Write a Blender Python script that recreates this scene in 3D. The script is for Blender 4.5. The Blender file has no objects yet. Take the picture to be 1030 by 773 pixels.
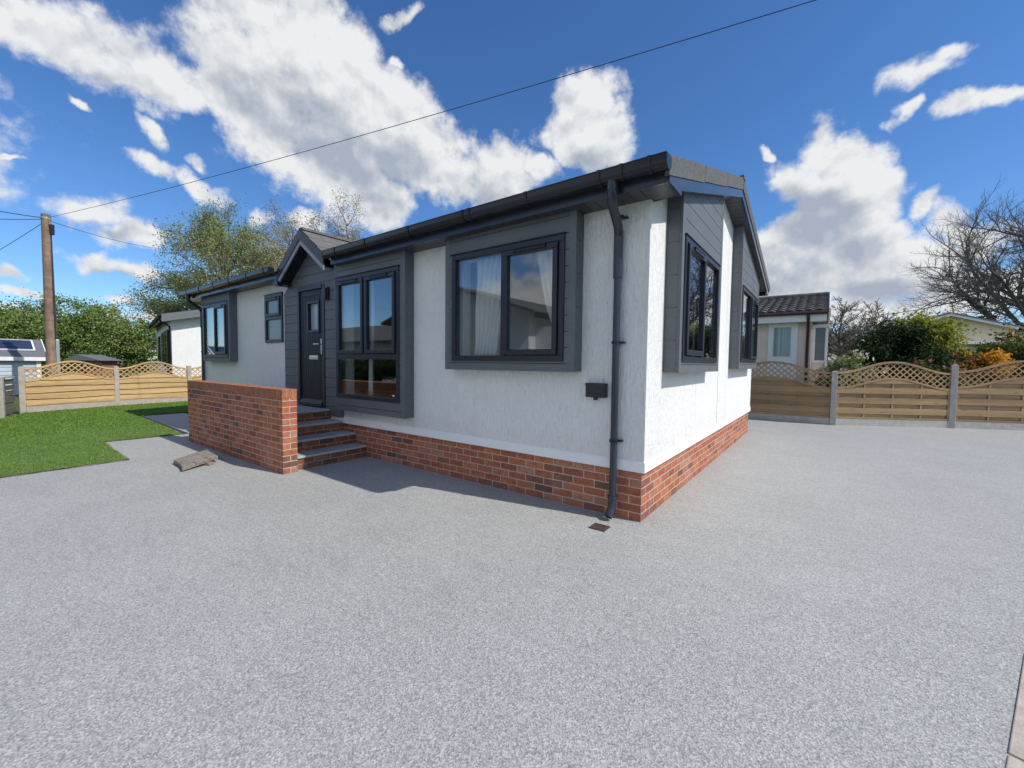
import bpy, math, random
import numpy as np
from mathutils import Vector, Matrix
PI = math.pi
R = math.radians
sc = bpy.context.scene
COL = sc.collection

# ------------------------------------------------------------------ helpers
ORI = {}

def link(o):
    COL.objects.link(o)

def origin(o):
    return ORI.get(o.name, Vector((0, 0, 0))) if o else Vector((0, 0, 0))

def thing(name, label, cat, loc=(0, 0, 0), group=None):
    o = bpy.data.objects.new(name, None)
    link(o)
    o.location = loc
    o.empty_display_size = 0.2
    o['label'] = label
    o['category'] = cat
    if group:
        o['group'] = group
    ORI[o.name] = Vector(loc)
    return o

def tag(o, label, cat, group=None):
    o['label'] = label
    o['category'] = cat
    if group:
        o['group'] = group
    return o

class MB:
    """collects polygons, builds ONE mesh object"""
    def __init__(self):
        self.v = []
        self.f = []
        self.s = []

    def add(self, vs, fs, smooth=False):
        b = len(self.v)
        self.v.extend([tuple(p) for p in vs])
        for f in fs:
            self.f.append(tuple(i + b for i in f))
            self.s.append(smooth)
        return self

    def box(self, x0, x1, y0, y1, z0, z1):
        x0, x1 = min(x0, x1), max(x0, x1)
        y0, y1 = min(y0, y1), max(y0, y1)
        z0, z1 = min(z0, z1), max(z0, z1)
        v = [(x0, y0, z0), (x1, y0, z0), (x1, y1, z0), (x0, y1, z0), (x0, y0, z1), (x1, y0, z1), (x1, y1, z1), (x0, y1, z1)]
        return self.add(v, [(0, 3, 2, 1), (4, 5, 6, 7), (0, 1, 5, 4), (1, 2, 6, 5), (2, 3, 7, 6), (3, 0, 4, 7)])

    def obox(self, c, ax, ay, az):
        """box from centre and three half-extent vectors"""
        c, ax, ay, az = Vector(c), Vector(ax), Vector(ay), Vector(az)
        v = [c + sx * ax + sy * ay + sz * az for sz in (-1, 1) for sx, sy in ((-1, -1), (1, -1), (1, 1), (-1, 1))]
        return self.add(v, [(0, 3, 2, 1), (4, 5, 6, 7), (0, 1, 5, 4), (1, 2, 6, 5), (2, 3, 7, 6), (3, 0, 4, 7)])

    def prism(self, poly, vec):
        """closed prism: polygon (3-D points) swept by vec"""
        vec = Vector(vec)
        n = len(poly)
        a = [Vector(p) for p in poly]
        b = [p + vec for p in a]
        nn = Vector((0, 0, 0))
        for i in range(n):
            nn += (a[i] - a[0]).cross(a[(i + 1) % n] - a[0])
        if nn.dot(vec) > 0:
            a.reverse()
            b.reverse()
        fs = [tuple(range(n)), tuple(range(2 * n - 1, n - 1, -1))]
        for i in range(n):
            j = (i + 1) % n
            fs.append((j, i, n + i, n + j))
        return self.add(a + b, fs)

    def tube(self, pts, r, n=10, cap=True, r1=None):
        pts = [Vector(p) for p in pts]
        m = len(pts)
        vs, fs = [], []
        up = None
        for i, p in enumerate(pts):
            if i == 0:
                t = pts[1] - pts[0]
            elif i == m - 1:
                t = pts[-1] - pts[-2]
            else:
                t = (pts[i + 1] - p).normalized() + (p - pts[i - 1]).normalized()
            t.normalize()
            if up is None:
                up = Vector((0, 0, 1)) if abs(t.z) < .9 else Vector((1, 0, 0))
            s = t.cross(up).normalized()
            up = s.cross(t).normalized()
            rr = r if r1 is None else r + (r1 - r) * i / (m - 1)
            for k in range(n):
                a = 2 * PI * k / n
                vs.append(p + s * math.cos(a) * rr + up * math.sin(a) * rr)
        for i in range(m - 1):
            for k in range(n):
                k2 = (k + 1) % n
                fs.append((i * n + k, i * n + k2, (i + 1) * n + k2, (i + 1) * n + k))
        self.add(vs, fs, True)
        if cap:
            self.add(vs[:n], [tuple(range(n - 1, -1, -1))])
            self.add(vs[-n:], [tuple(range(n))])
        return self

    def build(self, name, mat, parent=None, bevel=0, struct=False, kind=None):
        me = bpy.data.meshes.new(name)
        off = origin(parent)
        vv = [(p[0] - off.x, p[1] - off.y, p[2] - off.z) for p in self.v]
        me.from_pydata(vv, [], self.f)
        me.polygons.foreach_set('use_smooth', self.s)
        me.materials.append(mat)
        me.update()
        o = bpy.data.objects.new(name, me)
        link(o)
        if parent:
            o.parent = parent
            ORI[o.name] = off
        if bevel:
            b = o.modifiers.new('bevel', 'BEVEL')
            b.width = bevel
            b.segments = 2
            b.limit_method = 'ANGLE'
            b.angle_limit = R(40)
        if struct:
            o['kind'] = 'structure'
        if kind:
            o['kind'] = kind
        return o

def copy_tree(o, parent=None):
    c = o.copy()
    link(c)
    if parent:
        c.parent = parent
    for ch in list(o.children):
        copy_tree(ch, c)
    return c

# ------------------------------------------------------------------ camera
F = 419.24
YAW, PITCH, ROLL = -0.6419, -0.0493, 0.0111
CAM = Vector((1.2401, -3.5715, 1.3862))
fw = Vector((math.sin(YAW) * math.cos(PITCH), math.cos(YAW) * math.cos(PITCH), math.sin(PITCH)))
r0 = Vector((math.cos(YAW), -math.sin(YAW), 0))
u0_ = r0.cross(fw)
rt = r0 * math.cos(ROLL) + u0_ * math.sin(ROLL)
upv = -r0 * math.sin(ROLL) + u0_ * math.cos(ROLL)
cam = bpy.data.cameras.new('camera')
co = bpy.data.objects.new('camera', cam)
link(co)
M3 = Matrix((rt, upv, -fw)).transposed()
co.matrix_world = Matrix.Translation(CAM) @ M3.to_4x4()
cam.sensor_fit = 'HORIZONTAL'
cam.sensor_width = 36
cam.lens = 36 * F / 1030
cam.clip_start = 0.05
cam.clip_end = 3000
sc.camera = co

def ray(u, v):
    return rt * ((u - 515) / F) - upv * ((v - 386.5) / F) + fw

def at(u, v, d):
    """survey point: d metres away along the view axis in direction (u, v)"""
    return CAM + ray(u, v) * d

def ground_at(u, d):
    p = at(u, 360, d)
    return Vector((p.x, p.y, 0))

# ------------------------------------------------------------------ node helpers
def new_mat(name):
    m = bpy.data.materials.new(name)
    m.use_nodes = True
    nt = m.node_tree
    bs = nt.nodes['Principled BSDF']
    return m, nt, bs

def N(nt, t, **kw):
    n = nt.nodes.new(t)
    for k, v in kw.items():
        if isinstance(k, str) and k.startswith('_'):
            setattr(n, k[1:], v)
        else:
            n.inputs[k].default_value = v
    return n

def L(nt, a, b):
    nt.links.new(a, b)

def ramp(nt, fac, stops, interp='LINEAR'):
    r = nt.nodes.new('ShaderNodeValToRGB')
    r.color_ramp.interpolation = interp
    while len(r.color_ramp.elements) > 1:
        r.color_ramp.elements.remove(r.color_ramp.elements[0])
    first = True
    for p, c in stops:
        if first:
            e = r.color_ramp.elements[0]
            e.position = p
            first = False
        else:
            e = r.color_ramp.elements.new(p)
        e.color = (c[0], c[1], c[2], 1) if not isinstance(c, float) else (c, c, c, 1)
    L(nt, fac, r.inputs[0])
    return r.outputs[0]

def math_n(nt, op, a, b=None, c=None, clamp=False):
    n = nt.nodes.new('ShaderNodeMath')
    n.operation = op
    n.use_clamp = clamp
    for i, x in enumerate((a, b, c)):
        if x is None:
            continue
        if isinstance(x, (int, float)):
            n.inputs[i].default_value = x
        else:
            L(nt, x, n.inputs[i])
    return n.outputs[0]

def mixc(nt, fac, a, b, typ='MIX'):
    n = nt.nodes.new('ShaderNodeMix')
    n.data_type = 'RGBA'
    n.blend_type = typ
    for sock, x in ((n.inputs[0], fac), (n.inputs[6], a), (n.inputs[7], b)):
        if isinstance(x, (int, float)):
            sock.default_value = x
        elif isinstance(x, tuple):
            sock.default_value = (x[0], x[1], x[2], 1)
        else:
            L(nt, x, sock)
    return n.outputs[2]

def pos(nt):
    return nt.nodes.new('ShaderNodeNewGeometry').outputs['Position']

def scaled(nt, vec, s):
    n = nt.nodes.new('ShaderNodeVectorMath')
    n.operation = 'MULTIPLY'
    L(nt, vec, n.inputs[0])
    n.inputs[1].default_value = s
    return n.outputs[0]

def noise(nt, vec, scale, detail=3, rough=.55, dist=0):
    n = N(nt, 'ShaderNodeTexNoise', Scale=scale, Detail=detail, Roughness=rough, Distortion=dist)
    L(nt, vec, n.inputs['Vector'])
    return n.outputs[0]

def bump(nt, bs, h, strength, dist=.01):
    b = N(nt, 'ShaderNodeBump', Strength=strength, Distance=dist)
    L(nt, h, b.inputs['Height'])
    L(nt, b.outputs[0], bs.inputs['Normal'])
    return b

def simple(name, col, rough=.5, var=.15, scale=6., bumpy=0, bscale=60., spec=.5, metal=0, stretch=(1, 1, 1), coat=0):
    m, nt, bs = new_mat(name)
    p = scaled(nt, pos(nt), stretch)
    n = noise(nt, p, scale, 5, .6)
    lo = tuple(c * (1 - var) for c in col)
    hi = tuple(min(1, c * (1 + var)) for c in col)
    c = ramp(nt, n, [(.3, lo), (.7, hi)])
    L(nt, c, bs.inputs['Base Color'])
    bs.inputs['Roughness'].default_value = rough
    bs.inputs['Specular IOR Level'].default_value = spec
    bs.inputs['Metallic'].default_value = metal
    bs.inputs['Coat Weight'].default_value = coat
    if bumpy:
        bump(nt, bs, noise(nt, p, bscale, 4, .6), bumpy, .01)
    return m

# ------------------------------------------------------------------ materials
MAT = {}

GRAV = 1
def mat_gravel():
    m, nt, bs = new_mat('resin_gravel')
    p = pos(nt)
    v = N(nt, 'ShaderNodeTexVoronoi', Scale=165.0, Randomness=1.0)
    L(nt, p, v.inputs['Vector'])
    sep = nt.nodes.new('ShaderNodeSeparateColor')
    L(nt, v.outputs['Color'], sep.inputs[0])
    c = ramp(nt, sep.outputs[0], [(0, (.235, .238, .229)), (.25, (.312, .315, .301)), (.5, (.377, .380, .363)), (.8, (.448, .45, .425)), (1, (.55, .548, .518))])
    v2 = N(nt, 'ShaderNodeTexVoronoi', Scale=85.0, Randomness=1.0)
    L(nt, p, v2.inputs['Vector'])
    s2 = nt.nodes.new('ShaderNodeSeparateColor')
    L(nt, v2.outputs['Color'], s2.inputs[0])
    mm = ramp(nt, s2.outputs[1], [(0, .93), (.5, 1.0), (1, 1.07)])
    c = mixc(nt, 1.0, c, mm, 'MULTIPLY')
    big = noise(nt, p, 1.1, 4, .6)
    bm = ramp(nt, big, [(.3, .95), (.7, 1.045)])
    c = mixc(nt, 1.0, c, bm, 'MULTIPLY')
    # faint trowel marks
    tr = noise(nt, scaled(nt, p, (1.2, 5, 1)), .9, 2, .5, 1.5)
    tm = ramp(nt, tr, [(.42, 1.0), (.5, .945), (.58, 1.0)])
    c = mixc(nt, 1.0, c, tm, 'MULTIPLY')
    L(nt, c, bs.inputs['Base Color'])
    bs.inputs['Roughness'].default_value = .62
    bump(nt, bs, v.outputs['Distance'], .35, .004)
    bs.inputs['Specular IOR Level'].default_value = .35
    return m

def mat_brick(name, w=.225, h=.075, mortar=(.52, .43, .335), dark=1.0, vert=False, zoff=0.0):
    m, nt, bs = new_mat(name)
    g = nt.nodes.new('ShaderNodeNewGeometry')
    sp = nt.nodes.new('ShaderNodeSeparateXYZ')
    L(nt, g.outputs['Position'], sp.inputs[0])
    sn = nt.nodes.new('ShaderNodeSeparateXYZ')
    L(nt, g.outputs['True Normal'], sn.inputs[0])
    side = math_n(nt, 'GREATER_THAN', math_n(nt, 'ABSOLUTE', sn.outputs[0]), .6)
    top = math_n(nt, 'GREATER_THAN', math_n(nt, 'ABSOLUTE', sn.outputs[2]), .6)
    u = math_n(nt, 'ADD', math_n(nt, 'MULTIPLY', sp.outputs[0], math_n(nt, 'SUBTRACT', 1.0, side)),
               math_n(nt, 'MULTIPLY', math_n(nt, 'ADD', sp.outputs[1], .1125), side))
    z = math_n(nt, 'ADD', math_n(nt, 'MULTIPLY', math_n(nt, 'SUBTRACT', sp.outputs[2], zoff), math_n(nt, 'SUBTRACT', 1.0, top)),
               math_n(nt, 'MULTIPLY', sp.outputs[1], top))
    # small wobble so the joints are hand laid
    wob = noise(nt, g.outputs['Position'], 14.0, 3, .6)
    u = math_n(nt, 'ADD', u, math_n(nt, 'MULTIPLY', math_n(nt, 'SUBTRACT', wob, .5), .012))
    z = math_n(nt, 'ADD', z, math_n(nt, 'MULTIPLY', math_n(nt, 'SUBTRACT', noise(nt, g.outputs['Position'], 9.0, 3, .6), .5), .008))
    cv = nt.nodes.new('ShaderNodeCombineXYZ')
    L(nt, u, cv.inputs[0])
    L(nt, z, cv.inputs[1])
    b = nt.nodes.new('ShaderNodeTexBrick')
    b.offset = 0.5 if not vert else 0.0
    L(nt, cv.outputs[0], b.inputs['Vector'])
    b.inputs['Color1'].default_value = (0, 0, 0, 1)
    b.inputs['Color2'].default_value = (1, 1, 1, 1)
    b.inputs['Mortar'].default_value = (.5, .5, .5, 1)
    b.inputs['Scale'].default_value = 1
    b.inputs['Mortar Size'].default_value = .0058
    b.inputs['Mortar Smooth'].default_value = .25
    b.inputs['Brick Width'].default_value = w
    b.inputs['Row Height'].default_value = h
    if vert:
        st = [(0, (.33, .125, .062)), (.5, (.42, .16, .08)), (1, (.36, .12, .06))]
    else:
        st = [(0, (.16, .085, .068)), (.06, (.24, .10, .072)), (.14, (.33, .105, .062)), (.4, (.43, .145, .075)), (.6, (.48, .175, .095)), (.8, (.36, .105, .06)), (.92, (.42, .19, .125)), (1, (.48, .24, .16))]
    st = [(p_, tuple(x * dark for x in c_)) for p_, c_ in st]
    bc = ramp(nt, b.outputs['Color'], st)
    fine = noise(nt, g.outputs['Position'], 45.0, 5, .65)
    bc = mixc(nt, 1.0, bc, ramp(nt, fine, [(.25, .68), (.75, 1.25)]), 'MULTIPLY')
    pat = noise(nt, g.outputs['Position'], 16.0, 4, .7, .6)
    bc = mixc(nt, 1.0, bc, ramp(nt, pat, [(.32, .70), (.5, 1.0), (.7, 1.12)]), 'MULTIPLY')
    bc = mixc(nt, math_n(nt, 'MULTIPLY', math_n(nt, 'SUBTRACT', noise(nt, g.outputs['Position'], 3.1, 6, .7), .57, None, True), 2.2, None, True), bc, (.50, .40, .33))
    mo = mixc(nt, 1.0, mortar, ramp(nt, fine, [(.2, .75), (.8, 1.15)]), 'MULTIPLY')
    c = mixc(nt, b.outputs['Fac'], bc, mo)
    # splash-back stain with its own ragged outline above the ground
    st_n = noise(nt, scaled(nt, g.outputs['Position'], (1, 1, .5)), 7.0, 5, .65)
    zz = math_n(nt, 'ADD', math_n(nt, 'MULTIPLY', sp.outputs[2], -9.0), math_n(nt, 'MULTIPLY', st_n, 1.9))
    c = mixc(nt, math_n(nt, 'MULTIPLY', math_n(nt, 'SUBTRACT', zz, .35, None, True), .55), c, (.17, .12, .10))
    L(nt, c, bs.inputs['Base Color'])
    bs.inputs['Roughness'].default_value = .85
    bs.inputs['Specular IOR Level'].default_value = .3
    hgt = math_n(nt, 'ADD', math_n(nt, 'MULTIPLY', math_n(nt, 'SUBTRACT', 1.0, b.outputs['Fac']), 1.0), math_n(nt, 'MULTIPLY', fine, .35))
    bump(nt, bs, hgt, .55, .006)
    return m

def mat_render():
    m, nt, bs = new_mat('white_render')
    p = pos(nt)
    n1 = noise(nt, scaled(nt, p, (1, 1, .28)), 38.0, 4, .6, .8)
    n3 = noise(nt, scaled(nt, p, (1, 1, .5)), 120.0, 3, .6)
    n2 = noise(nt, p, 1.6, 4, .6)
    c = ramp(nt, n2, [(.3, (.84, .835, .815)), (.7, (.88, .875, .86))])
    pits = ramp(nt, n1, [(.28, .87), (.40, 1.0)])
    c = mixc(nt, 1.0, c, pits, 'MULTIPLY')
    sz = nt.nodes.new('ShaderNodeSeparateXYZ')
    L(nt, p, sz.inputs[0])
    low = math_n(nt, 'ADD', math_n(nt, 'MULTIPLY', math_n(nt, 'SUBTRACT', .80, sz.outputs[2]), 2.2), math_n(nt, 'MULTIPLY', math_n(nt, 'SUBTRACT', noise(nt, p, 8.0, 5, .65), .5), 1.6))
    c = mixc(nt, math_n(nt, 'MULTIPLY', math_n(nt, 'MINIMUM', math_n(nt, 'MAXIMUM', low, 0.0), .6), .22), c, (.55, .50, .42))
    run = noise(nt, scaled(nt, p, (1, 1, .06)), 11.0, 4, .6)
    c = mixc(nt, 1.0, c, ramp(nt, run, [(.30, .94), (.42, 1.0)]), 'MULTIPLY')
    L(nt, c, bs.inputs['Base Color'])
    bs.inputs['Roughness'].default_value = .85
    bs.inputs['Specular IOR Level'].default_value = .2
    h = math_n(nt, 'ADD', n1, math_n(nt, 'MULTIPLY', n3, .35))
    bump(nt, bs, h, 1.0, .024)
    return m

def mat_cladding():
    m, nt, bs = new_mat('slate_cladding')
    p = pos(nt)
    n1 = noise(nt, scaled(nt, p, (3, 3, 60)), 3.0, 5, .6, .4)
    n2 = noise(nt, p, 2.2, 3, .5)
    c = ramp(nt, n2, [(.3, (.108, .121, .134)), (.7, (.130, .144, .157))])
    c = mixc(nt, 1.0, c, ramp(nt, n1, [(.3, .88), (.7, 1.1)]), 'MULTIPLY')
    L(nt, c, bs.inputs['Base Color'])
    bs.inputs['Roughness'].default_value = .55
    bump(nt, bs, n1, .16, .004)
    return m

def mat_glass():
    m, nt, bs = new_mat('window_glass')
    nt.nodes.remove(bs)
    out = nt.nodes['Material Output']
    fr = N(nt, 'ShaderNodeLayerWeight', Blend=.5)
    p = pos(nt)
    b = N(nt, 'ShaderNodeBump', Strength=.04, Distance=.02)
    L(nt, noise(nt, p, 1.3, 0, .4), b.inputs['Height'])
    gl = N(nt, 'ShaderNodeBsdfGlossy', Roughness=0.0)
    gl.inputs['Color'].default_value = (.92, .95, .97, 1)
    L(nt, b.outputs[0], gl.inputs['Normal'])
    tr = nt.nodes.new('ShaderNodeBsdfTransparent')
    tr.inputs['Color'].default_value = (.93, .95, .95, 1)
    fac = math_n(nt, 'ADD', math_n(nt, 'MULTIPLY', math_n(nt, 'POWER', fr.outputs['Facing'], 3.5), .8), .12, None, True)
    mx = nt.nodes.new('ShaderNodeMixShader')
    L(nt, fac, mx.inputs[0])
    L(nt, tr.outputs[0], mx.inputs[1])
    L(nt, gl.outputs[0], mx.inputs[2])
    L(nt, mx.outputs[0], out.inputs[0])
    return m

def mat_wood(name, a, b, rough=.7, sc_=2.5, knots=True, grain=(.35, 1, 1), zg=14.):
    m, nt, bs = new_mat(name)
    p = pos(nt)
    g = noise(nt, scaled(nt, p, (1.2, 1.2, zg)), sc_, 6, .65, .8)
    c = ramp(nt, g, [(.25, a), (.75, b)])
    # each board its own tone
    oi = noise(nt, scaled(nt, p, (.25, .25, 7.5)), 1.0, 1, .5)
    c = mixc(nt, 1.0, c, ramp(nt, oi, [(.3, .78), (.7, 1.18)]), 'MULTIPLY')
    if knots:
        v = N(nt, 'ShaderNodeTexVoronoi', Scale=1.0)
        L(nt, scaled(nt, p, (3.2, 3.2, 8)), v.inputs['Vector'])
        k = ramp(nt, v.outputs['Distance'], [(.05, 1.0), (.13, .0)])
        c = mixc(nt, math_n(nt, 'MULTIPLY', k, .6), c, tuple(x * .35 for x in a))
    L(nt, c, bs.inputs['Base Color'])
    bs.inputs['Roughness'].default_value = rough
    bs.inputs['Specular IOR Level'].default_value = .25
    bump(nt, bs, g, .3, .006)
    return m

def mat_leaf(name, cols, trans=.35, rough=.5, scale=1.3):
    m, nt, bs = new_mat(name)
    p = pos(nt)
    n = noise(nt, p, scale, 3, .6)
    wn = nt.nodes.new('ShaderNodeTexWhiteNoise')
    L(nt, nt.nodes.new('ShaderNodeNewGeometry').outputs['Random Per Island'], wn.inputs['Vector'])
    wn.noise_dimensions = '1D'
    L(nt, nt.nodes.new('ShaderNodeNewGeometry').outputs['Random Per Island'], wn.inputs['W'])
    t = math_n(nt, 'ADD', math_n(nt, 'MULTIPLY', n, .7), math_n(nt, 'MULTIPLY', math_n(nt, 'SUBTRACT', wn.outputs['Value'], .35), .55))
    k = len(cols)
    c = ramp(nt, t, [(.15 + .7 * i / max(1, k - 1), cc) for i, cc in enumerate(cols)])
    L(nt, c, bs.inputs['Base Color'])
    bs.inputs['Roughness'].default_value = rough
    bs.inputs['Specular IOR Level'].default_value = .12
    tl = nt.nodes.new('ShaderNodeBsdfTranslucent')
    L(nt, c, tl.inputs['Color'])
    mx = N(nt, 'ShaderNodeMixShader')
    mx.inputs[0].default_value = trans
    L(nt, bs.outputs[0], mx.inputs[1])
    L(nt, tl.outputs[0], mx.inputs[2])
    L(nt, mx.outputs[0], nt.nodes['Material Output'].inputs[0])
    return m

def mat_lawn():
    m, nt, bs = new_mat('lawn_soil')
    p = pos(nt)
    n = noise(nt, p, 9.0, 5, .7)
    c = ramp(nt, n, [(.3, (.09, .16, .03)), (.6, (.12, .20, .04)), (.8, (.15, .23, .055))])
    L(nt, c, bs.inputs['Base Color'])
    bs.inputs['Roughness'].default_value = .9
    bump(nt, bs, noise(nt, p, 80.0, 3, .6), .6, .02)
    return m

def mat_ground():
    m, nt, bs = new_mat('rough_ground')
    p = pos(nt)
    n = noise(nt, p, .35, 6, .65)
    c = ramp(nt, n, [(.3, (.05, .075, .022)), (.55, (.075, .10, .03)), (.75, (.12, .105, .06))])
    L(nt, c, bs.inputs['Base Color'])
    bs.inputs['Roughness'].default_value = .95
    bump(nt, bs, noise(nt, p, 25.0, 4, .6), .5, .05)
    return m

MAT['gravel'] = mat_gravel()
MAT['brick'] = mat_brick('red_brick')
MAT['coping'] = mat_brick('coping_brick', .075, .3, vert=True, zoff=.9, mortar=(.40, .27, .19))
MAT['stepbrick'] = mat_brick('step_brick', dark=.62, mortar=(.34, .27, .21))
MAT['render'] = mat_render()
MAT['clad'] = mat_cladding()
MAT['glass'] = mat_glass()
MAT['upvc'] = simple('anthracite_upvc', (.011, .013, .019), .22, .06, 3.0, .03, 8.0, .4)
MAT['fascia'] = simple('anthracite_fascia', (.030, .036, .052), .2, .08, 1.5, .04, 5.0, .5)
MAT['frame'] = simple('window_frame_foil', (.018, .021, .032), .36, .1, 12.0, .05, 160., .4, stretch=(1, 1, .3))
MAT['door'] = simple('door_foil', (.016, .018, .025), .45, .12, 14.0, .08, 120., .3, stretch=(1, 1, .15))
MAT['soffit'] = simple('soffit_board', (.045, .05, .06), .4, .08, 2.0)
MAT['black'] = simple('black_plastic', (.018, .018, .020), .4, .1)
MAT['chrome'] = simple('brushed_chrome', (.72, .72, .72), .22, .05, metal=1.0)
MAT['roof'] = simple('roof_granule', (.10, .10, .10), .85, .45, 40.0, .3, 220.)
MAT['roofgrey'] = simple('grey_tile', (.135, .13, .125), .8, .25, 9.0, .25, 90.)
MAT['inner'] = simple('interior_plaster', (.50, .48, .44), .8, .04)
MAT['carpet'] = simple('interior_carpet', (.25, .22, .19), .95, .2)
MAT['concrete'] = simple('concrete', (.40, .385, .35), .85, .18, 10.0, .2, 90.)
MAT['concrete_pink'] = simple('concrete_post', (.42, .36, .31), .85, .15, 9.0, .2, 90.)
MAT['concrete_grey'] = simple('concrete_post_grey', (.43, .41, .385), .85, .15, 9.0, .2, 90.)
MAT['tread'] = simple('tread_slab', (.40, .405, .41), .75, .3, 150.0, .15, 200.)
MAT['fence'] = mat_wood('larch_fence', (.40, .245, .105), (.60, .42, .215))
MAT['fence2'] = mat_wood('treated_fence', (.28, .185, .10), (.42, .29, .165))
MAT['greywood'] = mat_wood('weathered_wood', (.10, .09, .075), (.23, .205, .175), .85, 5.0)
MAT['pole'] = mat_wood('pole_wood', (.15, .10, .07), (.33, .235, .17), .85, 6.0, True, zg=.6)
MAT['lawn'] = mat_lawn()
MAT['ground'] = mat_ground()
MAT['blade'] = mat_leaf('grass_blade', [(.10, .20, .03), (.165, .285, .045), (.25, .36, .08)], .2, .55, 2.0)
MAT['kerb'] = simple('buff_paving', (.46, .40, .34), .85, .2, 14.0, .25, 120.)
MAT['wire'] = simple('black_wire', (.02, .02, .022), .5, .1)
MAT['steel'] = simple('galvanised_steel', (.42, .44, .45), .45, .12, 30., metal=.6)
MAT['iron'] = simple('rusty_iron', (.085, .05, .042), .75, .4, 25., .3, 80.)

def mat_curtain():
    m, nt, bs = new_mat('net_curtain')
    bs.inputs['Base Color'].default_value = (.90, .89, .87, 1)
    bs.inputs['Roughness'].default_value = .9
    tl = nt.nodes.new('ShaderNodeBsdfTranslucent')
    tl.inputs['Color'].default_value = (.85, .84, .80, 1)
    mx = nt.nodes.new('ShaderNodeMixShader')
    mx.inputs[0].default_value = .25
    L(nt, bs.outputs[0], mx.inputs[1])
    L(nt, tl.outputs[0], mx.inputs[2])
    L(nt, mx.outputs[0], nt.nodes['Material Output'].inputs[0])
    return m
MAT['curtain'] = mat_curtain()

# ------------------------------------------------------------------ wall building in (u, z) with outward offset n
def P3(axis, u, n, z):
    return Vector((u, -n, z)) if axis == 'x' else Vector((n, u, z))

def clip(poly, a, b, c):
    """keep a*u + b*z <= c"""
    out = []
    m = len(poly)
    for i in range(m):
        p, q = poly[i], poly[(i + 1) % m]
        dp, dq = a * p[0] + b * p[1] - c, a * q[0] + b * q[1] - c
        if dp <= 1e-9:
            out.append(p)
        if (dp < -1e-9 and dq > 1e-9) or (dp > 1e-9 and dq < -1e-9):
            t = dp / (dp - dq)
            out.append((p[0] + (q[0] - p[0]) * t, p[1] + (q[1] - p[1]) * t))
    return out

def pris(mb, axis, poly, n0, n1):
    if len(poly) >= 3:
        mb.prism([P3(axis, u, n0, z) for u, z in poly], P3(axis, 0, n1, 0) - P3(axis, 0, n0, 0))

def rect_minus(u0, u1, z0, z1, holes):
    us = sorted({u0, u1} | {h[i] for h in holes for i in (0, 1) if u0 < h[i] < u1})
    out = []
    for a, b in zip(us, us[1:]):
        blk = sorted((max(h[2], z0), min(h[3], z1)) for h in holes if h[0] < (a + b) / 2 < h[1] and h[3] > z0 and h[2] < z1)
        z = z0
        for s, e in blk:
            if s > z + 1e-6:
                out.append((a, b, z, s))
            z = max(z, e)
        if z < z1 - 1e-6:
            out.append((a, b, z, z1))
    # merge equal neighbours
    res = []
    for r_ in out:
        for k, q in enumerate(res):
            if abs(q[1] - r_[0]) < 1e-9 and abs(q[2] - r_[2]) < 1e-9 and abs(q[3] - r_[3]) < 1e-9:
                res[k] = (q[0], r_[1], q[2], q[3])
                break
        else:
            res.append(r_)
    return res

def wall(mb, axis, u0, u1, z0, z1, n0, n1, holes=(), clips=()):
    for a, b, c, d in rect_minus(u0, u1, z0, z1, holes):
        poly = [(a, c), (b, c), (b, d), (a, d)]
        for cl in clips:
            poly = clip(poly, *cl)
        pris(mb, axis, poly, n0, n1)

def boards(mb, axis, u0, u1, z0, z1, n0, n1, pitch=.15, holes=(), clips=(), gap=.005, zstart=None):
    z = z0 if zstart is None else zstart
    while z < z1 - .004:
        a, b = max(z + gap, z0), min(z + pitch, z1)
        if b > a + .006:
            wall(mb, axis, u0, u1, a, b, n0, n1, holes, clips)
        z += pitch

# ------------------------------------------------------------------ ground
def sheet(name, pts, z, mat, struct=True):
    mb = MB()
    mb.add([(x, y, z) for x, y in pts], [tuple(range(len(pts)))])
    return mb.build(name, mat, struct=struct)

sheet('ground', [(-900, -900), (900, -900), (900, 900), (-900, 900)], -.03, MAT['ground'])
KD = Vector((.284, .959, 0)).normalized()
KB = Vector((1.79, -1.44, 0))
kA = KB - KD * 2.6
kB = KB + KD * 1.85
dr = [(-6.25, -12), (-6.31, -3.3), (-6.37, -2.165), (-8.29, -2.12), (-8.27, -1.0), (-8.27, 0.0), (-0.9, 0.0), (-.9, 9.0), (1.45, 8.97), (3.67, 10.27), (8, 12.8), (8, 2), (kB.x + .25, kB.y), (kA.x + .25, kA.y), (kA.x + .25, -12)]
mb = MB()
# driveway as one triangulated sheet
me = bpy.data.meshes.new('driveway')
import bmesh
bm = bmesh.new()
vs = [bm.verts.new((x, y, 0)) for x, y in dr]
bm.faces.new(vs)
bmesh.ops.triangulate(bm, faces=bm.faces[:])
bmesh.ops.recalc_face_normals(bm, faces=bm.faces[:])
for f_ in bm.faces:
    if f_.normal.z < 0:
        f_.normal_flip()
bm.to_mesh(me)
bm.free()
me.materials.append(MAT['gravel'])
o = bpy.data.objects.new('driveway', me)
link(o)
o['kind'] = 'structure'
# narrow resin path along the far half of the front
sheet('path', [(-12.1, -.88), (-8.27, -.98), (-8.27, 0), (-12.1, 0)], -.002, MAT['gravel'])
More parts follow.
